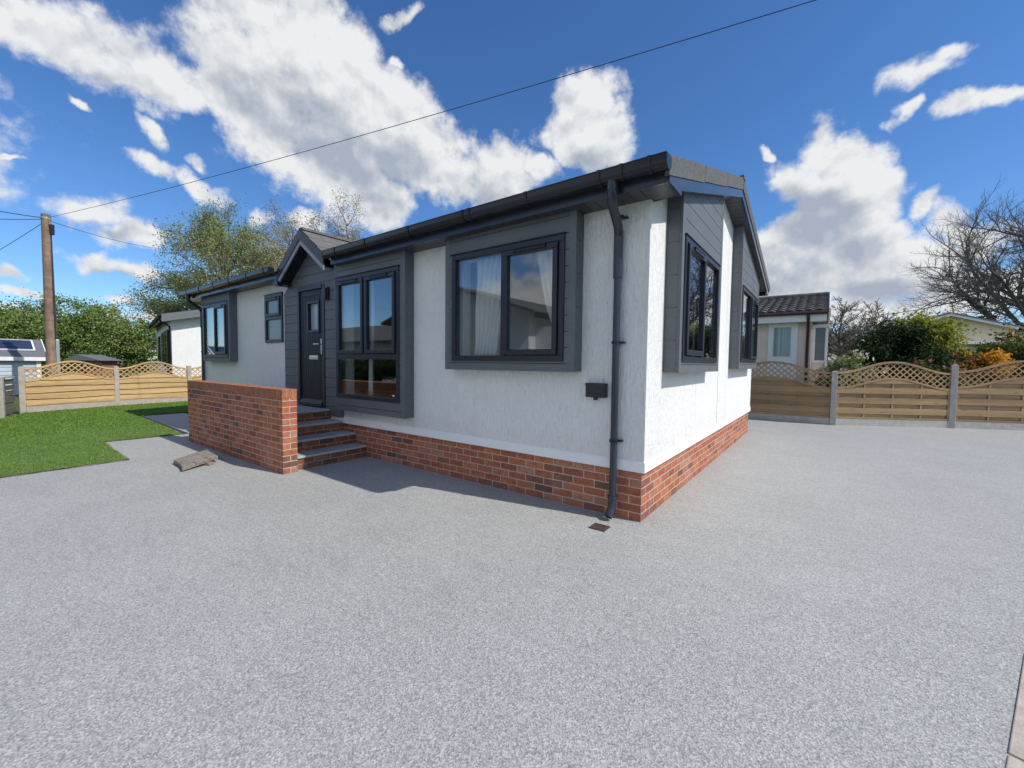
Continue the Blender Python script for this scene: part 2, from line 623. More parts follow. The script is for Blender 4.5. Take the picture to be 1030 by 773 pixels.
# lawn base
rng = random.Random(4)
def ragged(pts, step=.12, amp=.018):
    out = []
    for (a, b) in zip(pts, pts[1:] + pts[:1]):
        a, b = Vector((a[0], a[1], 0)), Vector((b[0], b[1], 0))
        n = max(1, int((b - a).length / step))
        if n > 120:
            n = 1
        for i in range(n):
            p = a.lerp(b, i / n)
            k = amp if i else amp * .4
            out.append((p.x + rng.uniform(-k, k), p.y + rng.uniform(-k, k)))
    return out
lawn = [(-6.29, -9), (-6.33, -3.3), (-6.38, -2.18), (-8.31, -2.13), (-8.30, -1.07), (-12.14, -.93), (-12.2, 2.2), (-15.8, 2.2), (-15.66, 1.08), (-15.45, -.72), (-14.78, -2.58), (-13.9, -2.95), (-11.5, -3.9), (-11.5, -9)]
lb = ragged(lawn)
me = bpy.data.meshes.new('lawn')
bm = bmesh.new()
vs = [bm.verts.new((x, y, .012)) for x, y in lb]
f_ = bm.faces.new(vs)
f_.normal_update()
if f_.normal.z < 0:
    f_.normal_flip()
bmesh.ops.triangulate(bm, faces=bm.faces[:])
bm.to_mesh(me)
bm.free()
me.materials.append(MAT['lawn'])
o = bpy.data.objects.new('lawn', me)
link(o)
o['kind'] = 'structure'
# earth lip under the lawn edge
MAT['soil'] = simple('edge_soil', (.30, .23, .15), .95, .3, 20.)
def poly_in(x, y, P):
    c = False
    j = len(P) - 1
    for i in range(len(P)):
        if (P[i][1] > y) != (P[j][1] > y) and x < (P[j][0] - P[i][0]) * (y - P[i][1]) / (P[j][1] - P[i][1]) + P[i][0]:
            c = not c
        j = i
    return c
mb = MB()
nb = 0
while nb < 62000:
    x, y = rng.uniform(-15.8, -6.2), rng.uniform(-5.2, 2.2)
    if y > .5 and x > -12.2:
        continue
    if x > -9 and rng.random() < 0.0:
        continue
    if not poly_in(x, y, lb):
        continue
    h = rng.uniform(.018, .042)
    a = rng.uniform(0, 2 * PI)
    w = rng.uniform(.004, .008) * (1.6 if x < -10 else 1)
    lx, ly = rng.gauss(0, .018), rng.gauss(0, .018)
    ca, sa = math.cos(a) * w, math.sin(a) * w
    mb.add([(x - ca, y - sa, .008), (x + ca, y + sa, .008), (x + lx, y + ly, h)], [(0, 1, 2)])
    nb += 1
mb.build('grass', MAT['blade'], kind='stuff')
# concrete edging strip beside the path
mb = MB()
mb.obox((-10.2, -.905, -.03), (1.92, -.05, 0), (.0, .022, 0), (0, 0, .045))
mb.build('path_edging', MAT['concrete'], struct=True, bevel=.004)
# earth strip round the lawn
mb = MB()
for a, b in zip(lawn[0:6], lawn[1:6]):
    A, B = Vector((a[0], a[1], 0)), Vector((b[0], b[1], 0))
    d = (B - A)
    nrm = Vector((d.y, -d.x, 0)).normalized()
    pa = []
    k = max(2, int(d.length / .1))
    pts_o = [A.lerp(B, i / k) + nrm * rng.uniform(.006, .03) * (1 if 0 < i < k else .2) for i in range(k + 1)]
    pts_i = [A.lerp(B, i / k) - nrm * .03 for i in range(k + 1)]
    for i in range(k):
        mb.add([(pts_i[i].x, pts_i[i].y, .006), (pts_o[i].x, pts_o[i].y, .006), (pts_o[i + 1].x, pts_o[i + 1].y, .006), (pts_i[i + 1].x, pts_i[i + 1].y, .006)], [(0, 1, 2, 3)])
mb.build('lawn_edge', MAT['soil'], struct=True)
# paved strip at the road side of the drive
mb = MB()
side = Vector((KD.y, -KD.x, 0))
t = 0
rng = random.Random(9)
while t < 4.4:
    ln = .9
    c = kA + KD * (t + ln / 2) + side * .225
    mb.obox((c.x, c.y, .0), KD * (ln / 2 - .005), side * .22, (0, 0, .006 + rng.uniform(-.001, .001)))
    c = kA + KD * (t + ln / 2 + .3) + side * .675
    mb.obox((c.x, c.y, .0), KD * (ln / 2 - .005), side * .22, (0, 0, .006 + rng.uniform(-.001, .001)))
    t += ln
mb.build('pavement', MAT['kerb'], struct=True, bevel=.004)

# ------------------------------------------------------------------ the house
W = 6.38
XL = -10.62
E_ = .024
BOX = .17
ROOF_Y, ROOF_Z = 3.02, 3.965
EZ, EY = 2.952, -.325
S1 = (ROOF_Z - EZ) / (ROOF_Y - EY)
FY, FZ = W + .36, 3.08
S2 = (ROOF_Z - FZ) / (FY - ROOF_Y)
H = thing('bungalow', 'white rendered park home with slate grey cladding on a red brick plinth', 'house', (-5.3, 3.2, 0))

WA = (-2.16, -.71, 1.41, 2.585)
WB = (-4.56, -3.10, .86, 2.60)
WC = (-10.03, -8.64, 1.45, 2.60)
WS = (-7.22, -6.52, 1.72, 2.60)
DO = (-5.93, -5.07, .655, 2.605)
G1 = (.50, 2.05, 1.42, 2.59)
G2 = (3.88, 5.70, 1.45, 2.64)
holes = [tuple([w[0] + .03, w[1] - .03, w[2] + .03, w[3] - .03]) for w in (WA, WB, WC, WS, DO)]
gholes = [tuple([w[0] + .03, w[1] - .03, w[2] + .03, w[3] - .03]) for w in (G1, G2)]

# plinth
mb = MB()
mb.box(XL + .024, 0, 0, W, -.06, .452)
plinth = mb.build('plinth', MAT['brick'], H)
# rendered walls (front, right gable, back, left)
zw = 2.80
cl1 = (-S1, 1, EZ - S1 * EY - .20)          # under the front slope
cl2 = (S2, 1, FZ + S2 * FY - .20)
mb = MB()
wall(mb, 'x', XL, E_, .447, zw, -.10, E_, holes)
wall(mb, 'y', .10, W + E_, .447, 4.0, -.10, E_, gholes, (cl1, cl2))
mb2 = []
wall(mb, 'y', .10, W + E_, .447, 4.0, XL, XL + .12, (), (cl1, cl2))
mb.box(XL + .12, -.10, W - .1, W + E_, .447, 2.86)
mb.build('wall', MAT['render'], H)
# bell-cast strip at the foot of the render
mb = MB()
for axis, a, b in (('x', XL, E_ + .0105), ('y', -E_ - .0105, W + E_)):
    pts = [(E_ - .01, .4475), (E_ + .011, .4475), (E_ + .013, .453), (E_ + .009, .532), (E_ + .002, .545), (E_ - .01, .545)]
    poly = [P3(axis, a, n, z) for n, z in pts]
    mb.prism(poly, P3(axis, b, 0, 0) - P3(axis, a, 0, 0))
mb.build('bell_cast_trim', simple('white_bell_cast', (.85, .845, .83), .8, .03, 4., .5, 45.), H)
# joint in the gable render
mb = MB()
mb.box(E_ - .003, E_ + .0015, 2.985, 2.992, .54, 3.55)
mb.build('movement_joint', MAT['soffit'], H)
# inside: floor, ceiling and a partition
mb = MB()
mb.box(XL + .12, -.10, .10, W - .1, .453, .55)
mb.build('floor', MAT['carpet'], H)
mb = MB()
mb.box(XL + .12, -.10, .10, W - .1, 2.72, 2.76)
mb.box(XL + .2, -.15, 3.05, 3.12, .551, 2.719)
mb.box(-2.75, -2.68, .101, 3.049, .551, 2.719)
mb.box(-8.0, -7.93, .101, 3.049, .551, 2.719)
mb.build('partition', MAT['inner'], H)

# cladding surrounds -----------------------------------------------------
def surround(u0, u1, z0, z1, win, axis='x', clips=(), pitch=.15, corner=.075):
    mb = MB()
    n1 = BOX
    # backing: side cheeks, bottom board
    hole = (win[0] + .02, win[1] - .02, win[2] + .02, win[3] - .02)
    # corner boards + bottom board on the face
    wall(mb, axis, u0, u0 + corner, z0, z1, n1 - .03, n1, (), clips)
    wall(mb, axis, u1 - corner, u1, z0, z1, n1 - .03, n1, (), clips)
    wall(mb, axis, u0 + corner, u1 - corner, z0, z0 + .075, n1 - .03, n1 - .001, (hole,), clips)
    boards(mb, axis, u0 + corner, u1 - corner, z0 + .075, z1, n1 - .03, n1 - .003, pitch, (hole,), clips)
    wall(mb, axis, u0 + .01, u1 - .01, z0 + .01, z1, n1 - .05, n1 - .031, (hole,), clips)
    # cheeks with boards
    for ua, ub in ((u0, u0 + .03), (u1 - .03, u1)):
        boards(mb, axis, ua, ub, z0, z1, E_ + .0, n1 - .0305, pitch * 2, (), clips, .005)
        wall(mb, axis, ua + .004, ub - .004, z0 + .005, z1, E_ + .001, n1 - .052, (), clips)
    # underside
    wall(mb, axis, u0 + .031, u1 - .031, z0 + .004, z0 + .03, E_ + .001, n1 - .052, (), clips)
    return mb.build('window_surround', MAT['clad'], H, bevel=.002)

surround(-2.274, -.595, 1.312, 2.80, WA)
surround(-4.607, -2.991, .667, 2.80, WB)
surround(-10.10, -8.54, 1.355, 2.80, WC)
clg1 = (-S1, 1, EZ - S1 * EY - .205)
clg2 = (S2, 1, FZ + S2 * FY - .205)
surround(.42, 2.20, 1.315, 4.0, G1, 'y', (clg1,))
surround(3.78, 5.86, 1.335, 4.0, G2, 'y', (clg2,))

# windows ---------------------------------------------------------------
def ring(mb, axis, u0, u1, z0, z1, w, n0, n1):
    wall(mb, axis, u0, u1, z0, z0 + w, n0, n1)
    wall(mb, axis, u0, u1, z1 - w, z1, n0, n1)
    wall(mb, axis, u0, u0 + w, z0 + w, z1 - w, n0, n1)
    wall(mb, axis, u1 - w, u1, z0 + w, z1 - w, n0, n1)

def window(axis, win, lights, n, parent, name='window', bars=(), glass=None):
    """lights: (u0,u1,z0,z1,sash,vent); bars: (u0,u1,z0,z1) mullions/transoms"""
    u0, u1, z0, z1 = win
    mb = MB()
    ring(mb, axis, u0, u1, z0, z1, .058, n - .07, n + .012)
    wall(mb, axis, u0 - .012, u1 + .012, z1, z1 + .012, n - .02, n + .022)
    for b in bars:
        wall(mb, axis, b[0], b[1], b[2], b[3], n - .068, n + .010)
    fr = mb.build(name, MAT['frame'], parent, bevel=.005)
    for (a, b, c, d, sash, vent) in lights:
        ng = n - .02
        if sash:
            mb = MB()
            ring(mb, axis, a, b, c, d, .052, n - .03, n + .032)
            mb.build('sash', MAT['frame'], fr, bevel=.006)
            a, b, c, d = a + .05, b - .05, c + .05, d - .05
            ng = n + .004
        mb = MB()
        wall(mb, axis, a - .004, b + .004, c - .004, d + .004, ng - .012, ng)
        mb.build('pane', glass or MAT['glass'], fr)
        if vent:
            mb = MB()
            m_ = (a + b) / 2
            w_ = min(.19, (b - a) * .38)
            zv = d + (.012 if not sash else .014)
            nn = n + (.034 if sash else .013)
            wall(mb, axis, m_ - w_, m_ + w_, zv, zv + .026, nn - .004, nn + .012)
            wall(mb, axis, m_ - w_ - .01, m_ + w_ + .01, zv + .026, zv + .032, nn - .004, nn + .018)
            mb.build('trickle_vent', MAT['upvc'], fr, bevel=.003)
    return fr

mob, nt, bs = new_mat('frosted_glass')
bs.inputs['Base Color'].default_value = (.17, .205, .21, 1)
bs.inputs['Roughness'].default_value = .16
bump(nt, bs, noise(nt, pos(nt), 60., 3, .5), .2, .006)
window('x', WA, [(-2.095, -1.455, 1.475, 2.52, False, False), (-1.41, -.775, 1.475, 2.52, True, True)], BOX, H, bars=[(-1.455, -1.41, 1.468, 2.527)])
window('x', WB, [(-4.495, -3.86, 1.50, 2.535, True, True), (-3.82, -3.165, 1.50, 2.535, True, True), (-4.495, -3.165, .925, 1.42, False, False)], BOX, H,
       bars=[(-3.86, -3.82, 1.495, 2.542), (-4.502, -3.158, 1.42, 1.495)])
window('x', WC, [(-9.965, -9.35, 1.515, 2.535, False, False), (-9.31, -8.705, 1.515, 2.535, True, True)], BOX, H, bars=[(-9.35, -9.31, 1.508, 2.542)])
window('x', WS, [(-7.155, -6.585, 2.20, 2.535, True, True), (-7.155, -6.585, 1.785, 2.14, False, False)], E_ + .015, H, glass=mob, bars=[(-7.162, -6.578, 2.14, 2.20)])
window('y', G1, [(.565, 1.255, 1.485, 2.525, True, True), (1.30, 1.985, 1.485, 2.525, False, False)], BOX, H, bars=[(1.255, 1.30, 1.478, 2.532)])
window('y', G2, [(3.945, 4.77, 1.515, 2.575, False, False), (4.815, 5.635, 1.515, 2.575, True, True)], BOX, H, bars=[(4.77, 4.815, 1.508, 2.582)])

# little white maker's sticker in the low pane of the tall window
mb = MB()
mb.box(-3.262, -3.222, -.1535, -.1525, .935, .957)
mb.build('sticker', simple('white_sticker', (.75, .78, .8), .5, .02), H)

# porch cladding, door ---------------------------------------------------
AX, AZ = -5.40, 3.45            # apex of the little gable (roof top)
SP = .705
pcl = ((-SP, 1, AZ - .19 - SP * AX), (SP, 1, AZ - .19 + SP * AX))
mb = MB()
dh = (DO[0], DO[1], DO[2] - .2, DO[3])
boards(mb, 'x', -6.385, -4.612, .53, 3.45, E_ + .012, .062, .15, (dh,), pcl, .005, zstart=.38)
wall(mb, 'x', -6.38, -4.615, .53, 3.45, E_ + .001, E_ + .0115, (dh,), pcl)
wall(mb, 'x', -6.395, -6.386, .53, 2.80, E_ + .001, .066, (), pcl)
mb.build('porch_cladding', MAT['clad'], H, bevel=.002)
mb = MB()
n = .062
u0, u1, z0, z1 = DO
wall(mb, 'x', u0, u0 + .065, z0, z1, -.04, n + .012)
wall(mb, 'x', u1 - .065, u1, z0, z1, -.04, n + .012)
wall(mb, 'x', u0 + .065, u1 - .065, z1 - .065, z1, -.04, n + .02)
wall(mb, 'x', u0 + .065, u1 - .065, z0, z0 + .03, -.04, n + .035)
fr = mb.build('door_frame', MAT['frame'], H, bevel=.005)
# leaf
mb = MB()
a, b, c, d = u0 + .068, u1 - .068, z0 + .033, z1 - .068
gl = (-5.585, -5.275, 1.885, 2.325)
nl = .05
wall(mb, 'x', a, b, c, d, -.02, nl - .006, (gl,))
# raised rim and vertical tongue boards
wall(mb, 'x', a, a + .09, c, d, nl - .006, nl)
wall(mb, 'x', b - .09, b, c, d, nl - .006, nl)
wall(mb, 'x', a + .09, b - .09, d - .09, d, nl - .006, nl)
wall(mb, 'x', a + .09, b - .09, c, c + .09, nl - .006, nl)
k = 7
for i in range(k):
    ua = a + .097 + (b - a - .194) * i / k
    ub = a + .097 + (b - a - .194) * (i + 1) / k - .007
    wall(mb, 'x', ua, ub, c + .097, d - .097, nl - .006, nl - .001, (gl,))
leaf = mb.build('door', MAT['door'], H, bevel=.002)
mb = MB()
ring(mb, 'x', gl[0] - .035, gl[1] + .035, gl[2] - .035, gl[3] + .035, .04, nl - .004, nl + .016)
mb.build('glazing_bead', MAT['frame'], leaf, bevel=.005)
mb = MB()
wall(mb, 'x', gl[0], gl[1], gl[2], gl[3], .0, .012)
mfro, nt, bs = new_mat('obscure_glass')
bs.inputs['Base Color'].default_value = (.36, .41, .44, 1)
bs.inputs['Roughness'].default_value = .12
bump(nt, bs, noise(nt, scaled(nt, pos(nt), (1, 1, 2.2)), 26., 3, .5), .35, .01)
mb.build('pane', mfro, leaf)
mb = MB()
wall(mb, 'x', -5.565, -5.295, 1.415, 1.48, nl - .002, nl + .012)
wall(mb, 'x', -5.545, -5.315, 1.430, 1.465, nl + .012, nl + .018)
mb.build('letterbox', MAT['chrome'], leaf, bevel=.003)
mb = MB()
wall(mb, 'x', -5.205, -5.170, 1.50, 1.745, nl - .002, nl + .012)
mb.tube([(-5.188, -nl - .01, 1.66), (-5.188, -nl - .055, 1.66), (-5.21, -nl - .06, 1.66), (-5.325, -nl - .06, 1.66)], .011, 8)
mb.build('handle', MAT['chrome'], leaf, bevel=.002)
mb = MB()
pts = [(nl - .002, c + .005), (nl + .045, c + .005), (nl + .04, c + .02), (nl, c + .075)]
mb.prism([P3('x', a + .02, nn, zz) for nn, zz in pts], (b - a - .04, 0, 0))
mb.build('weather_bar', MAT['door'], leaf, bevel=.002)
# wall lamp beside the door
mb = MB()
mb.box(-5.022, -4.918, -.105, -.0625, 2.335, 2.535)
mb.box(-5.005, -4.935, -.13, -.105, 2.35, 2.52)
mb.build('wall_lamp', MAT['black'], H, bevel=.006)
# small cable box on the front wall
mb = MB()
mb.box(-.522, -.325, -.078, -E_, 1.085, 1.215)
mb.box(-.525, -.322, -.084, -.0785, 1.190, 1.213)
mb.box(-.50, -.347, -.086, -.0785, 1.135, 1.165)
mb.box(-.495, -.352, -.084, -.0785, 1.095, 1.12)
mb.tube([(-.43, -.055, 1.084), (-.43, -.055, 1.06)], .02, 10)
mb.build('cable_box', MAT['frame'], H, bevel=.012)

# roof ------------------------------------------------------------------
XR = .256
XLR = -10.80
def roof_slab(mb, x0, x1, ya, za, yb, zb, th=.05, courses=0):
    """sloping slab from eave (ya, za) to ridge (yb, zb)"""
    if not courses:
        mb.prism([(x0, ya, za), (x0, yb, zb), (x0, yb, zb - th), (x0, ya, za - th)], (x1 - x0, 0, 0))
        return
    for i in range(courses):
        t0, t1 = i / courses, (i + 1) / courses
        y0_, z0_ = ya + (yb - ya) * t0, za + (zb - za) * t0
        y1_, z1_ = ya + (yb - ya) * t1, za + (zb - za) * t1
        mb.prism([(x0, y0_, z0_ + .012), (x0, y1_, z1_ - .004), (x0, y1_, z1_ - th), (x0, y0_, z0_ - th)], (x1 - x0, 0, 0))
mb = MB()
roof_slab(mb, XLR, -6.19, EY + .01, EZ - .025, ROOF_Y, ROOF_Z - .02, .05, 9)
roof_slab(mb, -4.50, XR - .03, EY + .01, EZ - .025, ROOF_Y, ROOF_Z - .02, .05, 9)
roof_slab(mb, -6.19, -4.50, .06, EZ - .025 + S1 * (.06 - EY - .01), ROOF_Y, ROOF_Z - .02, .05, 8)
roof_slab(mb, XLR, XR - .03, FY - .01, FZ - .025, ROOF_Y, ROOF_Z - .02, .05, 9)
# verge trims (granule covered) at both gable ends, in lengths
for xa, xb in ((XR - .03, XR + .004), (XLR - .034, XLR)):
    for (ya, za, yb, zb) in ((EY, EZ, ROOF_Y - .004, ROOF_Z), (FY, FZ, ROOF_Y + .004, ROOF_Z)):
        k = 3
        for i in range(k):
            t0, t1 = i / k, (i + 1) / k - .003
            q = [(ya + (yb - ya) * t, za + (zb - za) * t) for t in (t0, t1)]
            mb.prism([(xa, q[0][0], q[0][1] + .006), (xa, q[1][0], q[1][1] + .006), (xa, q[1][0], q[1][1] - .155), (xa, q[0][0], q[0][1] - .145)], (xb - xa, 0, 0))
mb.box(XLR, XR + .012, ROOF_Y - .07, ROOF_Y + .07, ROOF_Z - .02, ROOF_Z + .022)
mb.tube([(-9.2, 1.9, 3.6), (-9.2, 1.9, 3.95)], .05, 10)
roof = mb.build('roof', MAT['roof'], H)
# porch roof
mb = MB()
yb = EY + (AZ - EZ) / S1 + .3
for sgn in (-1, 1):
    k = 3
    for i in range(k):
        t0, t1 = i / k, (i + 1) / k
        LX = .86 if sgn < 0 else .74
        xa, xb = AX + sgn * LX * (1 - t0), AX + sgn * LX * (1 - t1)
        za, zb = AZ - SP * LX * (1 - t0), AZ - SP * LX * (1 - t1)
        mb.prism([(xa, -.26, za + .016), (xb, -.26, zb - .002), (xb, -.26, zb - .05), (xa, -.26, za - .04)], (0, yb + .26, 0))
mb.obox((AX, (yb - .26) / 2, AZ + .004), (.055, 0, 0), (0, (yb + .255) / 2, 0), (0, 0, .018))
mb.build('porch_roof', MAT['roofgrey'], H)
# boards: barge boards, fascia
def barge(mb, x0, x1, ya, za, yb, zb, d0, d1):
    mb.prism([(x0, ya, za - d0), (x0, yb, zb - d0), (x0, yb, zb - d1), (x0, ya, za - d1)], (x1 - x0, 0, 0))
mb = MB()
for i_b, (xa, xb) in enumerate(((XR - .035, XR - .005), (XLR + .005, XLR + .035))):
    for (ya, yq, za, sl_, zb_) in ((-.285, .045, EZ + S1 * (-.285 - EY), S1, 2.772), (W + .285, W - .045, FZ - S2 * (W + .285 - FY), -S2, 2.86)):
        mb = MB()
        zq = za + sl_ * (yq - ya)
        d = .001 if sl_ > 0 else -.001
        mb.prism([(xa, ya, za - .147), (xa, ROOF_Y - d, ROOF_Z - .157), (xa, ROOF_Y - d, ROOF_Z - .255), (xa, yq, zq - .25), (xa, yq, zb_), (xa, ya, zb_)], (xb - xa, 0, 0))
        mb.build('barge_board', MAT['fascia'], H)
for (x_a, x_b, y_a, y_b, z_a, z_b) in ((XLR + .04, -6.19, -.285, -.265, 2.772, 2.91), (-4.50, XR - .036, -.285, -.265, 2.772, 2.91), (XLR + .04, XR - .036, W + .265, W + .285, 2.86, 3.02)):
    mb = MB()
    mb.box(x_a, x_b, y_a, y_b, z_a, z_b)
    mb.build('fascia', MAT['fascia'], H, bevel=.003)
# porch gable boards: broad dark outer board, pale inner lip, dark soffit
mb = MB()
for sgn in (-1, 1):
    def q(d, x):
        return AZ - SP * abs(x - AX) - d
    xe = AX + (.685 if sgn > 0 else -.86)
    mb.prism([(AX, -.284, q(.004, AX)), (xe, -.284, q(.004, xe)), (xe, -.284, q(.16, xe)), (AX, -.284, q(.16, AX))], (0, .026, 0))
mb.build('porch_barge_board', MAT['black'], H)
mb = MB()
for sgn in (-1, 1):
    xe = AX + (.675 if sgn > 0 else -.82)
    mb.prism([(AX, -.272, q(.162, AX)), (xe, -.272, q(.162, xe)), (xe, -.272, q(.24, xe)), (AX, -.272, q(.24, AX))], (0, .02, 0))
mb.build('porch_lip', simple('pale_grey_trim', (.24, .255, .28), .35, .05), H)
mb = MB()
for sgn in (-1, 1):
    xe = AX + (.665 if sgn > 0 else -.84)
    mb.prism([(AX, -.251, q(.19, AX)), (xe, -.251, q(.19, xe)), (xe, -.251, q(.205, xe)), (AX, -.251, q(.205, AX))], (0, .188, 0))
mb.box(-6.26, -6.12, -.30, -.03, 2.66, 2.72)
mb.build('porch_soffit', MAT['upvc'], H)
# soffits: grooved boards under the eaves and verges
mb = MB()
def groove_boards(x0, x1, w=.10):
    x = x0
    while x < x1 - .01:
        mb.box(x + .002, min(x + w - .004, x1), -.264, -E_ - .0005, 2.776, 2.788)
        x += w
groove_boards(XLR + .04, -6.2)
groove_boards(-4.49, XR - .04)
mb.box(XLR + .04, -6.2, -.264, -E_ - .0005, 2.789, 2.797)
mb.box(-4.49, XR - .04, -.264, -E_ - .0005, 2.789, 2.797)
# verge soffit boards (follow the slope)
def verge_soffit(ya, yb, zf):
    y = ya
    while y < yb - .01:
        y1_ = min(y + .1, yb)
        mb.prism([(E_ + .0005, y + .002, zf(y + .002)), (E_ + .0005, y1_ - .003, zf(y1_ - .003)), (E_ + .0005, y1_ - .003, zf(y1_ - .003) + .012), (E_ + .0005, y + .002, zf(y + .002) + .012)], (XR - .037 - E_, 0, 0))
        y = y1_
verge_soffit(-E_, ROOF_Y, lambda y: EZ + S1 * (y - EY) - .245)
verge_soffit(ROOF_Y, W + E_, lambda y: FZ + S2 * (FY - y) - .245)
# horizontal return at the corner
mb.box(E_ + .001, XR - .037, -.264, .03, 2.7765, 2.788)
mb.build('soffit', MAT['soffit'], H)
# return board that closes the boxed eaves on the gable
mb = MB()
mb.box(E_ + .001, XR - .036, .031, .045, 2.773, EZ + S1 * (.03 - EY) - .20)
mb.build('eaves_end', MAT['fascia'], H)

# gutters -----------------------------------------------------------------
def gutter(x0, x1, y, z, name='gutter', flip=1):
    """deep half-round channel along x; outer face at y - .06"""
    mb = MB()
    prof = [(.058, .0), (.060, -.05)] + [(.060 * math.cos(a), -.05 - .052 * math.sin(a)) for a in [PI * k / 10 for k in range(1, 10)]] + [(-.060, -.05), (-.060, .0)]
    prof = [(-p * flip, q_) for p, q_ in prof]
    inner = [(p * .93, q_ * .96 + .0) for p, q_ in prof]
    n_ = len(prof)
    for (p0, p1, i0, i1) in zip(prof, prof[1:], inner, inner[1:]):
        mb.add([(x0, y + p0[0], z + p0[1]), (x1, y + p0[0], z + p0[1]), (x1, y + p1[0], z + p1[1]), (x0, y + p1[0], z + p1[1])], [(0, 1, 2, 3)], True)
        mb.add([(x0, y + i0[0], z + i0[1]), (x1, y + i0[0], z + i0[1]), (x1, y + i1[0], z + i1[1]), (x0, y + i1[0], z + i1[1])], [(3, 2, 1, 0)], True)
    for s in (prof[0], prof[-1]):
        mb.box(x0, x1, y + s[0] - .004, y + s[0] + .004, z - .004, z + .004)
    for xe in (x0, x1):
        d = .008 if xe == x1 else -.008
        mb.prism([(xe, y + p * 1.06, z + q_ * 1.04) for p, q_ in prof], (d, 0, 0))
    g = mb.build(name, MAT['upvc'], H)
    return g

def straps(g, xs, y, z, w=.028):
    for x in xs:
        mb = MB()
        prof = [(.066, .006), (.067, -.05)] + [(.067 * math.cos(a), -.05 - .059 * math.sin(a)) for a in [PI * k / 10 for k in range(1, 10)]] + [(-.067, -.05), (-.067, .006)]
        vs, fs = [], []
        for k, sc1 in ((0, 1.0), (1, .93)):
            for (p_, q_) in prof:
                vs += [(x - w / 2, y + p_ * sc1, z + q_ * (1 if k == 0 else .95)), (x + w / 2, y + p_ * sc1, z + q_ * (1 if k == 0 else .95))]
        m_ = len(prof)
        for i in range(m_ - 1):
            fs.append((2 * i, 2 * i + 1, 2 * i + 3, 2 * i + 2))
            fs.append((2 * i, 2 * i + 2, 2 * (m_ + i + 1), 2 * (m_ + i)))
            fs.append((2 * i + 1, 2 * (m_ + i) + 1, 2 * (m_ + i + 1) + 1, 2 * i + 3))
        mb.add(vs, fs)
        mb.build('gutter_bracket', MAT['upvc'], g)
GY, GZ = -.348, 2.944
g = gutter(-4.50, XR, GY, GZ)
straps(g, [.13, -.09, -.28, -1.0, -1.70, -1.79, -2.65, -3.5, -4.2], GY, GZ)
g = gutter(XLR, -6.21, GY, GZ)
straps(g, [-6.4, -7.1, -7.9, -8.7, -9.5, -10.3], GY, GZ)
g = gutter(XLR, XR, W + .35, 3.075, 'gutter', -1)
# downpipes ---------------------------------------------------------------
def downpipe(x, zt, zb=.05):
    mb = MB()
    mb.tube([(x + .055, GY, zt - .085), (x + .055, GY, zt - .16)], .046, 14)
    mb.tube([(x + .055, GY, zt - .14), (x + .055, GY, zt - .185), (x + .04, GY + .03, zt - .235), (x + .01, -.115, zt - .37), (x, -.075, zt - .42), (x, -.075, zt - .52)], .040, 14)
    mb.tube([(x, -.075, zt - .45), (x, -.075, zt - .80)], .040, 14)
    mb.tube([(x, -.075, zt - .50), (x, -.075, zb + .12)], .0315, 14)
    mb.tube([(x, -.075, zb + .14), (x, -.075, zb + .07), (x - .004, -.092, zb + .03), (x - .012, -.135, zb - .018)], .0365, 14, cap=False)
    mb.tube([(x, -.075, zb + .165), (x, -.075, zb + .135)], .043, 14)
    dp = mb.build('downpipe', MAT['fascia'], H)
    for z in (2.66, 1.58, .71):
        mb = MB()
        mb.tube([(x, -.075, z - .012), (x, -.075, z + .012)], .041 if z < 2.6 else .045, 14)
        mb.box(x, x + .062, -.05, -.035, z - .008, z + .008)
        mb.tube([(x + .06, -.066, z), (x + .06, -E_ - .001, z)], .011, 8)
        mb.build('pipe_clip', MAT['upvc'], dp)
    mb = MB()
    mb.tube([(x - .0118, -.1335, zb - .0165), (x - .0119, -.1338, zb - .0168)], .033, 14)  # black disc, shade of the hollow pipe put into colour
    mb.build('pipe_bore_shade', MAT['black'], dp)
downpipe(-.235, GZ)
downpipe(-10.42, GZ)

# ------------------------------------------------------------------ curtains in the big front window
def curtain(x0t, x1t, x0b, x1b, ztop, zbot, y, folds, name, label):
    mb = MB()
    nu, nv = folds * 8, 16
    vs = []
    for j in range(nv + 1):
        t = j / nv
        z = ztop + (zbot - ztop) * t
        e = t ** 1.3
        a, b = x0t + (x0b - x0t) * e, x1t + (x1b - x1t) * e
        for i in range(nu + 1):
            s = i / nu
            amp = .028 * (1 - .3 * t)
            vs.append((a + (b - a) * s + .01 * math.sin(9 * t + 5 * s), y + amp * math.sin(2 * PI * folds * s + .6 * math.sin(3 * t)), z))
    fs = []
    for j in range(nv):
        for i in range(nu):
            k = j * (nu + 1) + i
            fs.append((k, k + 1, k + nu + 2, k + nu + 1))
    mb.add(vs, fs, True)
    o = mb.build(name, MAT['curtain'])
    sm = o.modifiers.new('solid', 'SOLIDIFY')
    sm.thickness = .002
    tag(o, label, 'curtain', 'net curtains in the front window')
curtain(-1.90, -1.40, -1.93, -1.62, 2.56, 1.44, -.055, 6, 'curtain', 'white net curtain hanging behind the left pane of the window nearest the downpipe')
curtain(-1.12, -.74, -.80, -.73, 2.56, 1.44, -.055, 5, 'curtain', 'white net curtain drawn to the right side of the window nearest the downpipe')
curtain(-3.92, -3.80, -3.93, -3.84, 2.56, .9, -.055, 2, 'curtain', 'narrow white curtain hanging down the middle of the tall window next to the front door')
curtain(4.0, 4.3, 4.0, 4.2, 2.62, 1.3, .02, 3, 'curtain', 'x') if False else None

